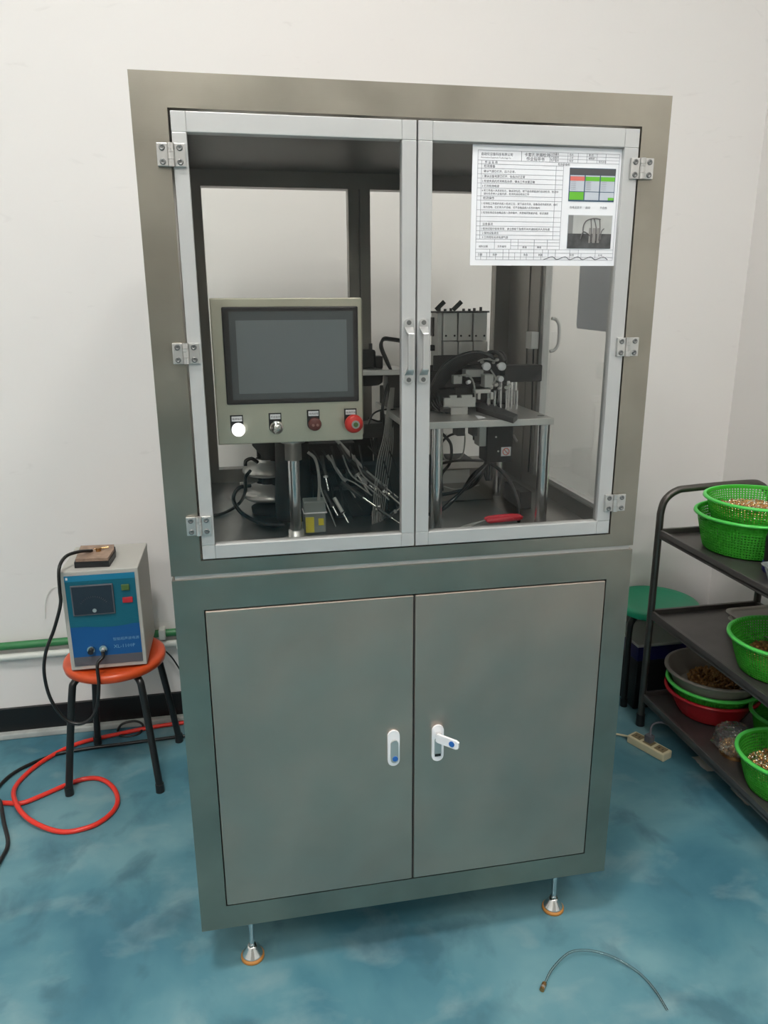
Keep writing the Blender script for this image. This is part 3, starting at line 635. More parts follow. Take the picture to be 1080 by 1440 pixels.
s.tube([pt(688, 650, y=.25), pt(660, 680, y=.24), pt(640, 700, y=.24), pt(618, 719, y=.22), pt(600, 724, y=.2)], .0045, 8)
s.tube([pt(622, 610, y=.3), pt(634, 625, y=.3), pt(633, 650, y=.3), pt(621, 668, y=.3), pt(622, 690, y=.3)], .0038, 8)
s.tube([pt(648, 608, y=.3), pt(628, 615, y=.3), pt(610, 640, y=.3), pt(606, 660, y=.3)], .003, 8)
s.tube([pt(606, 656, y=.25), pt(640, 648, y=.28), pt(680, 648, y=.27)], .0035, 8)
for k in range(4): s.tube([pt(684+3*k, 645, y=.27), pt(680+4*k, 660+3*k, y=.26), pt(684+2*k, 675, y=.28)], .0028, 6)
lab(s.build('power_cables', 'blackgloss', fx), 'black power cables hanging below the platform')
s = B().tube([pt(654, 610, y=.34), pt(652, 635, y=.34), pt(644, 646, y=.34), pt(626, 646, y=.34), pt(622, 625, y=.34), pt(628, 610, y=.34)], .0018, 6)
s.tube([pt(624, 684, y=.35), pt(640, 688, y=.35), pt(660, 685, y=.34), pt(674, 682, y=.33)], .0016, 6)
s.build('white_wire', 'dirtywhite', fx)
# ---------------------------------------------------------------- station behind the control panel (left half)
st = thing('index_station', 'dark machine station with shelf plate and grey air tubes behind the door gap', 'machine', (.47, .38, ZD))
a = pt(512, 521, y=.33)
B().box((.395, .33, a.z-.012), (.545, .45, a.z), .001).build('shelf_plate', 'greyplate', st)
B().box((.508, .37, ZD), (.540, .43, a.z-.012), .001).build('column', 'darkmetal', st)
q = pt(522, 505, y=.37); B().box((q.x-.05, .37, a.z), (q.x+.012, .42, q.z+.022), .006).build('motor', 'blackm', st)
B().box((q.x+.012, .375, a.z), (q.x+.030, .41, q.z+.006), .003).build('motor_cap', 'black', st)
B().cyl((q.x+.002, .39, q.z+.02), (q.x+.002, .39, q.z+.036), .005, n=10).build('motor_fitting', 'darkmetal', st)
q = pt(525, 534, y=.38); B().lathe([(.03, -.016), (.038, -.010), (.04, .012)], (q.x-.012, .40, q.z+.002), n=24).build('rotary_head', 'blackm', st)
q = pt(552, 532, y=.36); B().poly([(q.x-.03, .36, a.z-.0125), (q.x+.025, .36, a.z-.0125), (q.x+.02, .36, a.z-.03)], (0, .03, 0)).build('gusset', 'darkmetal', st)
s = B()
for k in range(3):
    s.tube([pt(550, 521, y=.34+.01*k), pt(545-k, 508, y=.34+.01*k), pt(537-k, 488, y=.34+.01*k), pt(539, 476+k, y=.34+.01*k), pt(550, 476+k, y=.34+.01*k), pt(568, 479+k, y=.34+.01*k)], .0035, 7)
s.tube([pt(546, 540, y=.34), pt(540, 560, y=.33), pt(538, 580, y=.33), pt(541, 600, y=.34)], .004, 7)
s.tube([pt(518, 597, y=.33), pt(525, 582, y=.33), pt(540, 576, y=.33), pt(560, 577, y=.34)], .0022, 6)
s.tube([pt(518, 588, y=.36), pt(530, 592, y=.35), pt(541, 594, y=.35)], .0022, 6)
s.tube([pt(546, 578, y=.33), pt(553, 590, y=.33), pt(550, 605, y=.33), pt(543, 625, y=.33)], .0022, 6)
s.build('black_cables', 'blackgloss', st)
s = B()
for k in range(7):
    o = (k-3)
    s.tube([pt(552+o*.8, 545, y=.32+.006*k), pt(548+o*1.4, 580, y=.31+.006*k), pt(546+o*2.3, 615, y=.29+.006*k), pt(540+o*3.2, 650, y=.27+.006*k), pt(535+o*2.8, 690, y=.25+.006*k), pt(531+o*2.4, 730, y=.24+.006*k), Vector((pt(531+o*2.4, 756, y=.235+.006*k).x, .235+.006*k, ZD+.004))], .0012, 6)
lab(s.build('air_tubes', 'greytube', st), 'bundle of thin grey air tubes')
for (x0, y0, x1, y1, Y, dY, m) in ((540, 545, 566, 700, .42, .06, 'blackm'), (512, 596, 545, 615, .40, .05, 'darkmetal'), (530, 615, 566, 655, .40, .05, 'black'), (500, 655, 566, 740, .40, .05, 'blackm'), (385, 616, 525, 668, .51, .08, 'blackm'), (398, 668, 440, 735, .51, .06, 'black'), (440, 668, 500, 700, .40, .05, 'black')):
    a = pt(x0, y0, y=Y); c = pt(x1, y1, y=Y); B().box((a.x, Y, max(c.z, ZD)), (c.x, Y+dY, a.z), .002).build('machine_block', m, st)
q = pt(528, 630, y=.43); B().poly([pt(521, 618, y=.5), pt(540, 626, y=.5), pt(541, 640, y=.5), pt(534, 648, y=.5), pt(526, 640, y=.5)], (0, .02, 0)).build('sensor_plate', 'darkmetal', st)
# diagonal slim air cylinders with chrome rods
dg = thing('air_cylinder_rack', 'cluster of slim slanted air cylinders with bright rods low in the left glass door', 'machine', (.40, .25, ZD))
ends = [((470, 615), (540, 690), .30, .0030), ((476, 625), (520, 695), .28, .0034), ((493, 648), (566, 712), .26, .0032), ((460, 640), (500, 700), .27, .0026), ((480, 678), (528, 712), .24, .0034), ((486, 640), (520, 668), .33, .004), ((470, 700), (490, 735), .22, .0030), ((452, 640), (462, 690), .24, .0026), ((455, 690), (475, 725), .22, .0026), ((510, 660), (560, 700), .30, .0032), ((530, 715), (562, 752), .22, .0024), ((540, 730), (566, 712), .24, .0024), ((500, 668), (530, 690), .3, .004)]
for i, (p, q, Y, r) in enumerate(ends):
    a = pt(*p, y=Y+.02); c = pt(*q, y=Y-.01)
    if c.z < ZD+.01: c.z = ZD+.01
    m = a+(c-a)*.6
    cy = B().cyl(a, m, r*1.5, n=12).build('air_cylinder', 'darkmetal' if i % 3 else 'greyalu', dg)
    B().cyl(m, c, r*.7, n=10).build('piston_rod', 'chrome', cy)
    B().cyl(m-(c-a)*.02, m+(c-a)*.03, r*2.1, n=8).build('end_cap', 'zinc' if i % 2 else 'darkmetal', cy)
for px, py in ((540, 691), (547, 695), (530, 716), (533, 712)):
    q = pt(px, py, y=.24); B().sphere(q, .0045, 6).build('elbow_fitting', 'chrome', dg)
s = B()
for k in range(9):
    x = 440+k*13
    s.tube([pt(x, 625+random.uniform(0, 8), y=.32), pt(x+8+random.uniform(-4, 8), 655+random.uniform(-6, 6), y=.28), pt(x+18+random.uniform(-6, 9), 690+random.uniform(-8, 8), y=.30), pt(min(x+30, 560), 720+random.uniform(-10, 10), y=.27)], .0020, 6)
s.build('thin_hoses', 'black', dg)
s = B()
for k in range(3): s.tube([pt(466+16*k, 640, y=.26), pt(478+16*k, 668, y=.26), pt(500+16*k, 680+4*k, y=.26), pt(523+12*k, 697+3*k, y=.26)], .0019, 6)
s.tube([pt(445, 655, y=.20), pt(452, 690, y=.19), pt(462, 715, y=.19), pt(472, 740, y=.2)], .0016, 6)
s.build('grey_hoses', 'greytube', dg)
for (x0, y0, x1, y1, Y, dY, m) in ((430, 676, 500, 684, .44, .04, 'insteel'), (440, 684, 560, 720, .45, .03, 'darkmetal'), (470, 690, 545, 755, .32, .04, 'black'), (430, 625, 500, 675, .46, .05, 'blackm')):
    a = pt(x0, y0, y=Y); c = pt(x1, y1, y=Y); B().box((a.x, Y, max(c.z, ZD)), (c.x, Y+dY, a.z), .002).build('mount_block', m, dg)
for px in (524, 529.5, 534): 
    a = pt(px, 718, y=.27); B().cyl((a.x, .27, ZD), (a.x, .27, a.z), .003, n=10).build('slim_rod', 'shaft', dg)
# filter tub with yellow label, tube into it
a = pt(427, 706, y=.20); c = pt(459, 752, y=.20)
g = thing('lubricator_cup', 'clear cup with a yellow label standing right of the panel post', 'cup', ((a.x+c.x)/2, .22, ZD))
B().box((a.x, .20, ZD+.001), (c.x, .24, a.z), .003).build('cup', 'tubclear', g)
B().box((a.x-.001, .199, pt(430, 722, y=.2).z-.0015), (c.x+.003, .241, pt(430, 722, y=.2).z+.0015)).build('cup_rim', 'white', g)
B().box((a.x+.003, .1975, ZD+.004), (a.x+.022, .1985, ZD+.040)).build('yellow_label', 'yellow', g)
B().box((a.x+.032, .1975, ZD+.020), (a.x+.044, .1985, ZD+.036)).build('yellow_label', 'yellow', g)
B().tube([pt(433, 636, y=.19), pt(443, 645, y=.19), pt(448, 665, y=.19), pt(449, 690, y=.20), pt(446, 720, y=.215)], .0034, 8).build('suction_tube', 'greytube', g)
# stacked domed discs, left of post
g = thing('reel_stack', 'two shiny domed metal discs stacked on a black body, lower left in the housing', 'machine', (.215, .42, ZD))
B().lathe([(.058, ZD), (.060, ZD+.012), (.046, ZD+.02), (.030, 1.06), (.030, 1.165), (.05, 1.19), (.05, 1.225)], (.225, .42, 0), n=36).build('body', 'blackm', g)
for z, r in ((1.126, .064), (1.064, .068)):
    B().lathe([(.02, z-.012), (r*.85, z-.009), (r, z-.002), (r, z+.002), (r*.9, z+.012), (r*.7, z+.022), (r*.45, z+.029), (.03, z+.031)], (.212, .42, 0), n=40, cap=False).build('domed_disc', 'greyplate', g)
B().box((.24, .35, 1.09), (.30, .37, 1.11), .003).build('clamp_arm', 'darkmetal', g)
s = B().tube([pt(268, 722, z=ZD+.004), pt(300, 725, z=ZD+.004), pt(322, 718, z=ZD+.006), pt(338, 706, z=ZD+.02), pt(345, 690, y=.33), pt(345, 672, y=.34), pt(352, 662, y=.36)], .0042, 8)
s.tube([pt(352, 683, y=.36), pt(336, 686, y=.34), pt(328, 700, y=.33), pt(335, 716, y=.31), pt(350, 728, z=ZD+.01), pt(375, 738, z=ZD+.006), pt(400, 738, z=ZD+.006)], .0048, 8)
s.tube([pt(345, 655, y=.36), pt(346, 648, y=.36), pt(354, 645, y=.36), pt(362, 650, y=.37)], .0045, 8)
s.build('black_cable', 'blackgloss', g)
q = pt(341, 680, y=.35); B().box((q.x-.006, .35, q.z-.003), (q.x+.006, .356, q.z+.003), .001).build('cable_gland', 'zinc', g)
# black controller cabinet at the back left
g = thing('controller_box', 'large black control box standing at the back behind the panel post', 'box', (.34, .64, ZD))
B().box((.190, .60, ZD), (.455, .70, 1.20), .003).build('body', 'blackm', g)
B().lathe([(.045, ZD), (.046, ZD+.03), (.04, 1.20), (.04, 1.215)], (.268, .345, 0), n=30).build('added_dark_mass', 'blackm', g)  # dark mass added to darken the left of the housing, no known part
B().box((.205, .5985, 1.04), (.44, .5998, 1.075)).build('front_strip', 'darkmetal', g)
# grey-blue film taped to outside of the side window
g = tag(B().poly([(W+.0005, .358, 1.66), (W+.0005, .358, 1.472), (W+.0005, .352, 1.464), (W+.0005, .10, 1.459), (W+.0005, .10, 1.66)], (.0015, 0, 0)).build('film_sheet', 'folder'), 'grey-blue plastic sheet stuck over the right side window of the housing', 'sheet')
# ---------------------------------------------------------------- orange stool
def stool(name, label, cx, cy, zt, r, seatm, rot, spread, legm='legblack', thick=.03):
    g = thing(name, label, 'stool', (cx, cy, 0))
    st = B().lathe([(.0, zt-.006), (r*.35, zt-.006), (r*.8, zt-.004), (r*.93, zt), (r*.985, zt-.004), (r, zt-.013), (r*.985, zt-thick+.004), (r*.95, zt-thick), (r*.9, zt-thick+.004), (.0, zt-thick+.008)], (cx, cy, 0), n=56, cap=False)
    st.build('seat', seatm, g)
    for k in range(4):
        a = rot+PI/2*k; dx, dy = math.cos(a), math.sin(a)
        P = lambda rr, z: (cx+dx*rr, cy+dy*rr, z)
        l = B().tube([P(r*.45, zt-thick-.008), P(r*.74, zt-thick-.008), P(r*.90, zt-thick-.018), P(r*.97, zt-thick-.05), P(r*.97+(spread-r*.97)*.55, zt*.4), P(spread, .014)], .0115, 12, 6).build('leg', legm, g)
        B().cyl(P(spread-.0005, .0), P(spread, .03), .0138, n=16).build('leg_cap', 'black', l)
    return g
stool('orange_stool', 'orange plastic round stool with black tube legs under the blue instrument', -.297, .930, .425, .160, 'orange', math.radians(-143), .205)
stool('green_stool', 'green plastic round stool behind the steel trolley', 1.700, 1.040, .405, .165, 'greenseat', math.radians(28), .155)
# ---------------------------------------------------------------- instrument on the stool
ix0, ix1, iy0, iy1, iz0, iz1 = -.4095, -.1830, .820, 1.070, .4255, .755
iz0 = .4258
ins = thing('power_supply', 'grey cased instrument with a blue and teal front standing on the orange stool', 'instrument', ((ix0+ix1)/2, .94, iz0))
B().box((ix0, iy0, iz0+.004), (ix1, iy1, iz1), .003).build('case', 'casegrey', ins)
for x in (ix0+.07, ix1-.07):
    for y in (iy0+.05, iy0+.17): B().cyl((x, y, iz0), (x, y, iz0+.005), .009, n=12).build('rubber_foot', 'black', ins)
fx0, fx1, fz0, fz1 = ix0+.012, ix1-.011, iz0+.018, iz1-.014
fy = iy0-.0015
fp = B().box((fx0, fy, fz0), (fx1, iy0-.0002, fz1)).build('front_face', 'faceblue', ins)
h = fz1-fz0; wd = fx1-fx0
B().box((fx0, fy-.0006, fz0+h*.44), (fx1, fy-.0001, fz1-.0)).build('teal_band', 'faceteal', fp)
B().poly([(fx0+wd*k/12, fy-.0011, fz0+h*(.455-.05*math.sin(PI*k/12)**1.0*(.3+.7*k/12))) for k in range(13)]+[(fx1, fy-.0011, fz0+h*.50), (fx0, fy-.0011, fz0+h*.50)], (0, .0004, 0)).build('wave_band', 'faceteal', fp)
B().box((fx0, fy-.0011, fz1-.018), (fx1, fy-.0007, fz1)).build('light_band', 'facelight', fp)
B().box((fx0, fy-.0006, fz0), (fx1, fy-.0001, fz0+.030)).build('grey_band', 'facegrey', fp)
mz0, mz1 = fz1-.128, fz1-.030
mx0, mx1 = fx0+.015, fx0+.138
mr = B().box((mx0, fy-.007, mz0), (mx1, fy-.0012, mz1), .002).build('meter', 'facegrey', ins)
B().box((mx0+.004, fy-.0080, mz0+.005), (mx1-.004, fy-.0071, mz1-.004)).build('meter_glass', 'meterglass', mr)
B().cyl(((mx0+mx1)/2+.002, fy-.0105, mz0+.016), ((mx0+mx1)/2+.002, fy-.0081, mz0+.016), .006).build('meter_screw', 'zinc', mr)
s = B()
cxm = (mx0+mx1)/2+.002
for k in range(15):
    t = math.radians(35+110*k/14); a = (cxm+.042*math.cos(t), fy-.0084, mz0+.016+.042*math.sin(t)); c = (cxm+.047*math.cos(t), fy-.0084, mz0+.016+.047*math.sin(t)); s.cyl(a, c, .0005, n=5)
s.build('meter_scale', 'facegrey', mr)
B().box((fx1-.042, fy-.006, fz1-.056), (fx1-.018, fy-.0012, fz1-.036), .002).build('rocker_switch', 'green_btn', ins)
B().box((fx1-.042, fy-.006, fz1-.096), (fx1-.012, fy-.0012, fz1-.078), .002).build('indicator', 'red_btn', ins)
for cx, nm in ((fx0+.054, 0), (fx0+.090, 1)):
    k = B().cyl((cx, fy-.0082, fz0+.055), (cx, fy-.0012, fz0+.055), .0115, n=20).build('socket', 'chrome', ins)
    B().cyl((cx, fy-.018, fz0+.051), (cx, fy-.0083, fz0+.053), .0085 if nm == 0 else .006, n=16).build('plug', 'black' if nm == 0 else 'zinc', k)
s = text_mesh([('XL-1100P', fx1-.083, fz0+.052, .0160), ('智能超声波电源', fx1-.083, fz0+.078, .0112)])
shift(s, (0, fy-.0004, 0)).build('lettering', mat('print_pale', (.18, .35, .55), .5), ins, False)
B().box((fx0+.004, fy-.0016, fz1-.012), (fx0+.010, fy-.0012, fz1-.004)).build('logo_mark', 'white', ins)
# hand clamp on top with cable
g = thing('foot_clamp', 'small worn brown terminal block with a black base on top of the grey instrument', 'switch', (-.29, .86, iz1))
Q = [pt(105, 799, z=iz1+.0004), pt(154, 797, z=iz1+.0004), pt(163, 783, z=iz1+.0004), pt(163, 776, z=iz1+.0004), pt(113, 778, z=iz1+.0004)]
B().poly(Q, (0, 0, .018)).build('base', 'black', g)
Q2 = [Vector((q.x, q.y, 0)) for q in Q]; cc = sum(Q2, Vector())/len(Q2)
B().poly([Vector((cc.x+(q.x-cc.x)*.93, cc.y+(q.y-cc.y)*.93, iz1+.0185)) for q in Q2], (0, 0, .009)).build('top_plate', 'clampwood', g)
B().cyl((cc.x, cc.y, iz1+.0275), (cc.x, cc.y, iz1+.038), .009, n=6).build('clamp_nut', 'brass2', g)
B().cyl((cc.x-.012, cc.y+.01, iz1+.032), (cc.x+.03, cc.y+.012, iz1+.034), .003, n=8).build('clamp_pin', 'brass', g)
s = B().tube([(cc.x-.02, cc.y, iz1+.030), pt(110, 776, y=.87), pt(92, 783, y=.84), pt(83, 800, y=.82-.02), pt(84, 830, y=.79), pt(85, 850, y=.785), pt(76, 885, y=.78), pt(65, 915, y=.78), pt(62, 945, y=.775), pt(70, 980, y=.77), pt(88, 1008, y=.765), pt(108, 1018, y=.76), pt(126, 1012, y=.76), pt(136, 995, y=.765), pt(139, 965, y=.765), pt(137, 935, y=.78), (fx0+.090, .795, fz0+.035), (fx0+.090, fy-.018, fz0+.051)], .0052, 10, 6)
tag(s.build('instrument_cable', 'blackgloss'), 'black cable looping from the brown terminal block down to the instrument socket', 'cable')
# ---------------------------------------------------------------- floor hoses
zz = .008
pts = [(-.95, .83), (-.78, .80), (-.668, .795), (-.60, .778), (-.544, .808), (-.446, .868), (-.377, .864), (-.322, .80), (-.300, .72), (-.322, .655), (-.372, .617), (-.451, .615), (-.545, .668), (-.61, .765), (-.640, .88), (-.592, 1.00), (-.492, 1.095), (-.35, 1.135), (-.25, 1.155), (-.15, 1.165), (-.05, 1.168)]
P3 = [Vector((x, y, zz)) for x, y in pts]
for i in (12, 13): P3[i].z = .0235
P3[3].z = .009
b = B().tube(P3, .0075, 10, 6)
tag(b.build('red_air_hose', 'hose'), 'bright red air hose coiled on the floor around the orange stool', 'hose')
b = B().tube([(-.60, .40, .007), (-.590, .515, .007), (-.588, .59, .007), (-.63, .70, .007), (-.66, .78, .022), (-.70, .85, .007), (-.665, .96, .007), (-.56, 1.04, .007), (-.44, 1.06, .007), (-.33, 1.065, .007), (-.22, 1.07, .007), (-.08, 1.075, .007)], .006, 10, 6)
tag(b.build('black_cable', 'blackgloss'), 'black cable lying on the floor from the left edge behind the stool', 'cable')
b = B().tube([(-.05, 1.05, .007), (-.13, 1.03, .008), (-.215, 1.03, .010), (-.29, 1.065, .014), (-.30, 1.12, .014), (-.26, 1.14, .016), (-.20, 1.125, .016), (-.21, 1.09, .014), (-.27, 1.085, .014)], .0045, 10, 6)
b = B().tube([Vector(pt(165, 1028, y=1.16)), Vector(pt(172, 1018, y=1.165)), Vector(pt(190, 1014, y=1.17)), Vector(pt(201, 1020, y=1.165)), pt(195, 1032, y=1.13), pt(180, 1036, y=1.12), pt(168, 1034, y=1.13)], .0045, 8, 6)
tag(b.build('cable_loop', 'blackgloss'), 'small loop of black cable against the skirting behind the stool legs', 'cable')
b = B().tube([pt(232, 915, y=1.19), pt(242, 925, y=1.19), pt(252, 940, y=1.19), pt(262, 955, y=1.19)], .003, 8, 5)
tag(b.build('wall_cable', 'blackgloss'), 'thin black cable hanging from the wall pipes beside the steel cabinet', 'cable')
b = B().tube([(.765, -.16, .006), (.80, -.125, .012), (.855, -.095, .018), (.90, -.095, .017), (.942, -.109, .012), (.975, -.135, .008), (1.001, -.171, .005), (1.012, -.215, .005), (1.012, -.27, .005)], .0027, 10, 6).build('hose', 'tube')
g = thing('clear_tube', 'clear thin air tube curling on the teal floor in front of the cabinet', 'tube', (.87, -.12, 0))
b.parent = g; b.location = b.location-g.location
B().cyl((.757, -.168, .006), (.770, -.152, .006), .0055, n=10).build('tube_fitting', 'brass2', g)
B().cyl((.7605, -.1635, .006), (.7640, -.1595, .006), .0059, n=10).build('tube_collar', 'zinc', g)
# ---------------------------------------------------------------- trolley
cx0, cx1, cy0, cy1 = 1.552, 1.985, .02, .838
tr = thing('steel_trolley', 'three tier dull stainless trolley standing against the right wall', 'trolley', ((cx0+cx1)/2, (cy0+cy1)/2, 0))
for zt in (.765, .462, .133):
    s = B().box((cx0, cy0, zt-.022), (cx1, cy1, zt-.018))
    for a, c in (((cx0, cy0), (cx1, cy0+.012)), ((cx0, cy1-.012), (cx1, cy1)), ((cx0, cy0), (cx0+.012, cy1)), ((cx1-.012, cy0), (cx1, cy1))):
        s.box((a[0], a[1], zt-.030), (c[0], c[1], zt), .0015)
    s.build('shelf', 'cartshelf', tr)
rp = .0125
for yy in (cy1-.010, cy0+.010):
    b = B().tube([(cx0+.004, yy, .03), (cx0+.004, yy, .45), (cx0+.004, yy, .77), (cx0+.005, yy, .83), (cx0+.018, yy, .872), (cx0+.055, yy, .900), (cx0+.11, yy, .907), (cx1-.11, yy, .914), (cx1-.055, yy, .905), (cx1-.018, yy, .872), (cx1-.005, yy, .83), (cx1-.004, yy, .77), (cx1-.004, yy, .45), (cx1-.004, yy, .03)], rp, 14, 6)
    b.build('hoop_frame', 'cart', tr)
    for xx in (cx0+.004, cx1-.004):
        B().cyl((xx, yy, 0), (xx, yy, .045), .016, n=16).build('rubber_foot', 'black', tr)
def basket(name, label, cx, cy, z0, z1, rb, rt, body='greenp', rim='greenrim', perf=True, cat='basket', group=None):
    g = thing(name, label, cat, (cx, cy, z0), group)
    n = 200; rows = 27; b = B(); H = z1-z0
    vs = []; prof = [(rb*.99+(rt-rb)*(k/rows)**.8, z0+.004+(H-.004)*k/rows) for k in range(rows+1)]
    for r, z in prof: vs += [(cx+r*math.cos(2*PI*k/n), cy+r*math.sin(2*PI*k/n), z) for k in range(n)]
    fs = []
    for i in range(rows):
        for k in range(n):
            if perf and 1 <= i <= rows-3 and i % 2 == 1 and k % 2 != 0: continue
            fs.append((i*n+k, i*n+(k+1) % n, (i+1)*n+(k+1) % n, (i+1)*n+k))
    b.add(vs, fs, True)
    base = [(cx+rb*.99*f*math.cos(2*PI*k/n), cy+rb*.99*f*math.sin(2*PI*k/n), z0+.004) for f in (1, .66, .33) for k in range(n)]
    fs = []
    for i in range(2):
        for k in range(n):
            if perf and k % 4 == 1: continue
            fs.append((i*n+k, i*n+(k+1) % n, (i+1)*n+(k+1) % n, (i+1)*n+k))
    fs.append(tuple(range(2*n, 3*n))); b.add(base, fs, False)
    o = b.build('bowl', body, g, False)
    sd = o.modifiers.new('wall', 'SOLIDIFY'); sd.thickness = .0018; sd.offset = 0
    B().lathe([(rt-.003, z1-.004), (rt-.002, z1), (rt+.004, z1+.001), (rt+.0085, z1-.002), (rt+.009, z1-.008), (rt+.007, z1-.008), (rt+.005, z1-.004), (rt-.003, z1-.004)], (cx, cy, 0), n=72, cap=False).build('rim', rim, g)
    return g
def fittings(name, label, cx, cy, zlo, r, hump, n, mats, sz=.0055):
    """a heap of small rings and ferrules"""
    bs = [B() for _ in mats]
    for k in range(n):
        a = random.uniform(0, 2*PI); q = math.sqrt(random.random())*r
        x, y = cx+q*math.cos(a), cy+q*math.sin(a)
        z = zlo+hump*(1-(q/r)**2)+random.uniform(-.004, .004)
        ax = Vector((random.uniform(-1, 1), random.uniform(-1, 1), random.uniform(-.4, 1))).normalized()
        rr = sz*random.uniform(.7, 1.2); hh = sz*random.uniform(.4, 1.1)
        c = Vector((x, y, z)); m = 7; a1 = ax.orthogonal().normalized(); a2 = ax.cross(a1); vs = []
        for rad, off in ((rr, -hh), (rr, hh), (rr*.62, hh), (rr*.62, -hh)):
            vs += [c+ax*off+(a1*math.cos(2*PI*j/m)+a2*math.sin(2*PI*j/m))*rad for j in range(m)]
        bs[k % len(mats)].add(vs, [(i*m+j, i*m+(j+1) % m, ((i+1) % 4)*m+(j+1) % m, ((i+1) % 4)*m+j) for i in range(4) for j in range(m)], True)
    # one object, several materials
    tot = B(); idx = []
    for i, b in enumerate(bs):
        tot.add(b.v, b.f, True); idx += [i]*len(b.f)
    cone = B()
    nn = 40
    vs = [(cx, cy, zlo+hump-.006)]+[(cx+r*f*math.cos(2*PI*k/nn), cy+r*f*math.sin(2*PI*k/nn), zlo+hump*(1-f*f)-.006) for f in (.5, 1) for k in range(nn)]+[(cx+r*.93*math.cos(2*PI*k/nn), cy+r*.93*math.sin(2*PI*k/nn), zlo-.028) for k in range(nn)]
    fs = [(0, 1+k, 1+(k+1) % nn) for k in range(nn)]+[(1+k+nn*j, 1+(k+1) % nn+nn*j, 1+(k+1) % nn+nn*(j+1), 1+k+nn*(j+1)) for k in range(nn) for j in (0, 1)]
    tot.add(vs, fs, True); idx += [len(mats)-1]*len(fs)
    o = tot.build(name, mats[0], None, False)
    for m in mats[1:]: o.data.materials.append(M[m])
    o.data.polygons.foreach_set('material_index', idx)
    tag(o, label, 'fittings', kind='stuff')
    return o
ZT, ZM, ZL = .748, .445, .116
basket('plastic_basket', 'lower green basket of the two nested on the trolley top', 1.752, .625, ZT, .872, .135, .164)
basket('plastic_basket', 'upper green basket of the two nested on the trolley top, full of fittings', 1.775, .625, .815, .922, .128, .160)
fittings('small_fittings', 'heap of small brass fittings in the upper green basket on the trolley top', 1.775, .625, .872, .136, .012, 1500, ['brass', 'tin', 'copper', 'brass2'], .0048)
basket('plastic_basket', 'green basket of fittings standing on the middle trolley shelf', 1.715, .362, ZM, .560, .115, .150)
fittings('small_fittings', 'dark brass fittings in the green basket on the middle trolley shelf', 1.735, .362, .488, .112, .010, 700, ['brass2', 'copper', 'brass2'], .0045)
basket('plastic_basket', 'green basket of fittings nearest the viewer on the bottom trolley shelf', 1.685, .245, ZL, .240, .098, .135)
fittings('small_fittings', 'shiny gold and silver fittings in the nearest green basket on the bottom shelf', 1.690, .245, .178, .108, .012, 1000, ['tin', 'brass', 'copper', 'brass'], .0048)
g = basket('plastic_bowl', 'red plastic bowl at the bottom of the stack on the lowest trolley shelf', 1.737, .688, ZL, .212, .105, .152, 'redp', 'redp', False, 'bowl')
g = basket('plastic_basket', 'green basket stacked between the red bowl and the grey basket on the bottom shelf', 1.740, .692, .160, .240, .118, .150)
g = basket('plastic_basket', 'grey plastic basket on top of the stack on the bottom trolley shelf', 1.742, .695, .200, .284, .122, .158, 'greyp', 'greyp', False)
fittings('small_fittings', 'dark fittings lying in the grey basket on the bottom shelf', 1.758, .70, .232, .095, .010, 500, ['brass2', 'brass2', 'brass2'], .0045)
basket('plastic_basket', 'green basket behind the clear bag on the bottom trolley shelf, cut by the photo edge', 1.865, .470, ZL, .225, .085, .108)
# clear bag of fittings
g = thing('plastic_bag', 'clear plastic bag of small fittings beside the nearest green basket', 'bag', (1.67, .43, ZL))
bm = bmesh.new(); bmesh.ops.create_icosphere(bm, subdivisions=4, radius=1)
rnd = random.Random(2)
from mathutils import noise as mn
for v in bm.verts:
    p = v.co; d = mn.noise(p*2.2)*.22+abs(mn.noise(p*5+Vector((3, 1, 2))))*.16
    p *= 1+d; v.co = Vector((p.x*.065, p.y*.075, p.z*.050 if p.z > 0 else p.z*.042))
    if v.co.z > .02: v.co.x *= .8; v.co.z += .012*mn.noise(p*4)
    v.co.z = max(v.co.z, -.042)
b = B().add([v.co+Vector((1.665, .440, ZL+.044)) for v in bm.verts], [tuple(v.index for v in f.verts) for f in bm.faces], False); bm.free()
b.build('film', 'bag', g)
tot = fittings('bag_contents', '', 1.665, .440, ZL+.012, .050, .030, 420, ['tin', 'brass', 'brass2'], .0045)
for kk in ('label', 'category'):
    if kk in tot: del tot[kk]
tot.parent = g; tot.location = tot.location-g.location
# shelf 2 tray and lid, clear tub, black bottle
g = thing('tray_stack', 'grey flat plastic trays at the back of the middle trolley shelf', 'tray', (1.84, .62, ZM))
def rtray(b, x0, x1, y0, y1, z0, z1, r=.03, lip=.006):
    def rr(x0, x1, y0, y1, r, z):
        o = []
        for cx, cy, a in ((x1-r, y1-r, 0), (x0+r, y1-r, PI/2), (x0+r, y0+r, PI), (x1-r, y0+r, 1.5*PI)):
            o += [(cx+r*math.cos(a+PI/2*k/6), cy+r*math.sin(a+PI/2*k/6), z) for k in range(7)]
        return o
    L = [rr(x0+.015, x1-.015, y0+.015, y1-.015, r, z0), rr(x0+.003, x1-.003, y0+.003, y1-.003, r, z1-.004), rr(x0-lip, x1+lip, y0-lip, y1+lip, r+lip, z1-.003), rr(x0-lip, x1+lip, y0-lip, y1+lip, r+lip, z1), rr(x0+.006, x1-.006, y0+.006, y1-.006, r, z1-.001), rr(x0+.012, x1-.012, y0+.012, y1-.012, r, z1-.006)]
    n = len(L[0]); vs = [q for l in L for q in l]
    fs = [(i*n+k, i*n+(k+1) % n, (i+1)*n+(k+1) % n, (i+1)*n+k) for i in range(len(L)-1) for k in range(n)]+[tuple(range(n-1, -1, -1)), tuple(range(5*n, 6*n))]
    return b.add(vs, fs)
rtray(B(), 1.765, 1.955, .46, .70, ZM, ZM+.030).build('tray', 'traygrey', g)
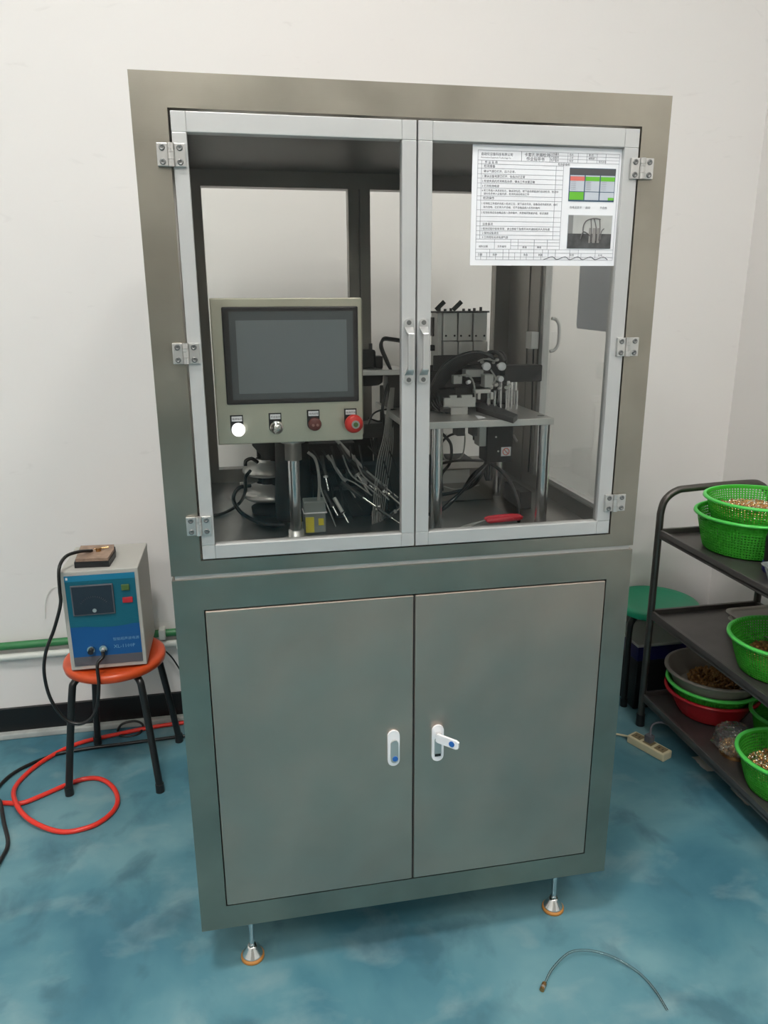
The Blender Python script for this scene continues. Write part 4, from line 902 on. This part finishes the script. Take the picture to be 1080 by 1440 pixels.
rtray(B(), 1.757, 1.960, .455, .705, ZM+.031, ZM+.055).build('tray', 'traygrey', g)
g = thing('clear_tub', 'translucent plastic tub on the near end of the trolley top', 'tub', (1.68, .37, ZT))
rtray(B(), 1.598, 1.73, .265, .365, ZT, ZT+.052, .02, .004).build('tub', 'tubclear', g)
g = thing('black_bottle', 'black object with dark blue base at the right edge of the trolley top', 'bottle', (1.80, .48, ZT))
g2 = pt(1088, 790, z=ZT)
bx_, by_ = 1.701, .431
B().lathe([(.038, ZT), (.041, ZT+.004), (.041, ZT+.03), (.038, ZT+.032)], (bx_-.005, by_-.02, 0), n=28).build('base', 'darkblue', g)
B().lathe([(.038, ZT+.032), (.040, ZT+.10), (.036, ZT+.125), (.02, ZT+.135), (.02, ZT+.15)], (bx_-.005, by_-.02, 0), n=28).build('body', 'black', g)
# box under the green stool
g = thing('battery_box', 'dark box with a blue stripe and dusty lid on the floor under the green stool', 'box', (1.69, 1.0, 0))
B().box((1.585, .935, .0), (1.835, 1.135, .262), .004).build('body', 'black', g)
B().box((1.583, .933, .205), (1.837, 1.137, .262), .002).build('blue_band', 'darkblue', g)
B().box((1.580, .930, .2625), (1.840, 1.140, .274), .003).build('lid', 'dirtywhite', g)
B().cyl((1.62, .930, .085), (1.62, .9345, .085), .012).build('terminal', 'zinc', g)
# dark crate behind the trolley
q = pt(883, 957, y=1.10)
g = thing('power_adapter', 'small white adapter with black plug on the floor beside the cabinet at the wall', 'adapter', (q.x, 1.1, 0))
B().box((q.x-.045, 1.085, .002), (q.x+.018, 1.125, .088), .008).build('body', 'white', g)
B().box((q.x-.035, 1.055, .002), (q.x+.012, 1.083, .035), .006).build('plug', 'black', g)
tag(B().tube([(q.x+.01, 1.07, .012), (q.x+.05, 1.02, .008), (q.x+.12, .96, .008), (q.x+.16, .90, .008)], .004, 8).build('adapter_cable', 'blackgloss'), 'short black cable from the white adapter towards the trolley', 'cable')
# ---------------------------------------------------------------- power strip on the floor
A = pt(885, 1036, z=.028); Bq = pt(934, 1063, z=.028)
dx = Vector((Bq.x-A.x, Bq.y-A.y, 0)); L = dx.length; ang = math.atan2(dx.y, dx.x)
ctr = Vector(((A.x+Bq.x)/2+.02, (A.y+Bq.y)/2+.015, 0))
g = thing('power_strip', 'cream power strip with one grey plug on the floor by the trolley foot', 'power strip', ctr)
R = Matrix.Translation(ctr) @ Matrix.Rotation(ang, 4, 'Z')
bd = B().box((-L/2-.004, -.024, .0005), (L/2+.004, .024, .030), .004, R).build('body', 'offwhite', g)
for k, u in enumerate((-.33, .0, .33)):
    B().box((u*L-.018, -.016, .0302), (u*L+.018, .016, .0312), 0, R).build('outlet', M['brass2'] if False else mat('outlet_brown', (.22, .17, .09), .5), bd)
    s = B()
    for a in (-.007, .007): s.box((u*L+a-.0015, -.006, .0313), (u*L+a+.0015, .004, .0317), 0, R)
    s.build('slot', 'black', bd)
B().box((-.016, -.012, .0325), (.012, .013, .060), .004, R).build('grey_plug', 'facegrey', g)
pA = R @ Vector((0, .0, .058))
tag(B().tube([pA, pA+Vector((.02, .02, .03)), pA+Vector((.07, .01, .03)), pA+Vector((.13, -.06, -.01)), pA+Vector((.17, -.15, -.045)), pA+Vector((.22, -.32, -.05)), pA+Vector((.26, -.5, -.05))], .0038, 8).build('plug_cable', 'facegrey'), 'grey cable from the power strip plug running under the trolley', 'cable')
e = R @ Vector((-L/2-.004, 0, .012))
tag(B().tube([e, e+Vector((-.03, .03, -.004)), e+Vector((-.08, .06, -.0075)), e+Vector((-.2, .10, -.0075))], .004, 8).build('strip_cord', 'offwhite'), 'cream cord from the power strip going behind the cabinet', 'cable')
# pale paper scraps under the trolley
for (px, py), lb in (((985, 1075), 'crumpled pale cloth under the bottom trolley shelf, farther one'), ((1040, 1120), 'crumpled pale cloth under the bottom trolley shelf, nearer one')):
    q = pt(px, py, z=.0)
    vs = []; fs = []
    n = 9
    for i in range(n):
        for j in range(n):
            u, v = i/(n-1)-.5, j/(n-1)-.5
            vs.append((q.x+.06+u*.13+random.uniform(-.004, .004), q.y+v*.09+random.uniform(-.004, .004), .002+.022*max(0, (1-4*u*u)*(1-4*v*v))*(1+.6*math.sin(u*25)*math.cos(v*19))))
    fs = [(i*n+j, (i+1)*n+j, (i+1)*n+j+1, i*n+j+1) for i in range(n-1) for j in range(n-1)]
    b = B().add(vs, fs, True)
    tag(b.build('crumpled_cloth', 'dirtywhite'), lb, 'cloth')
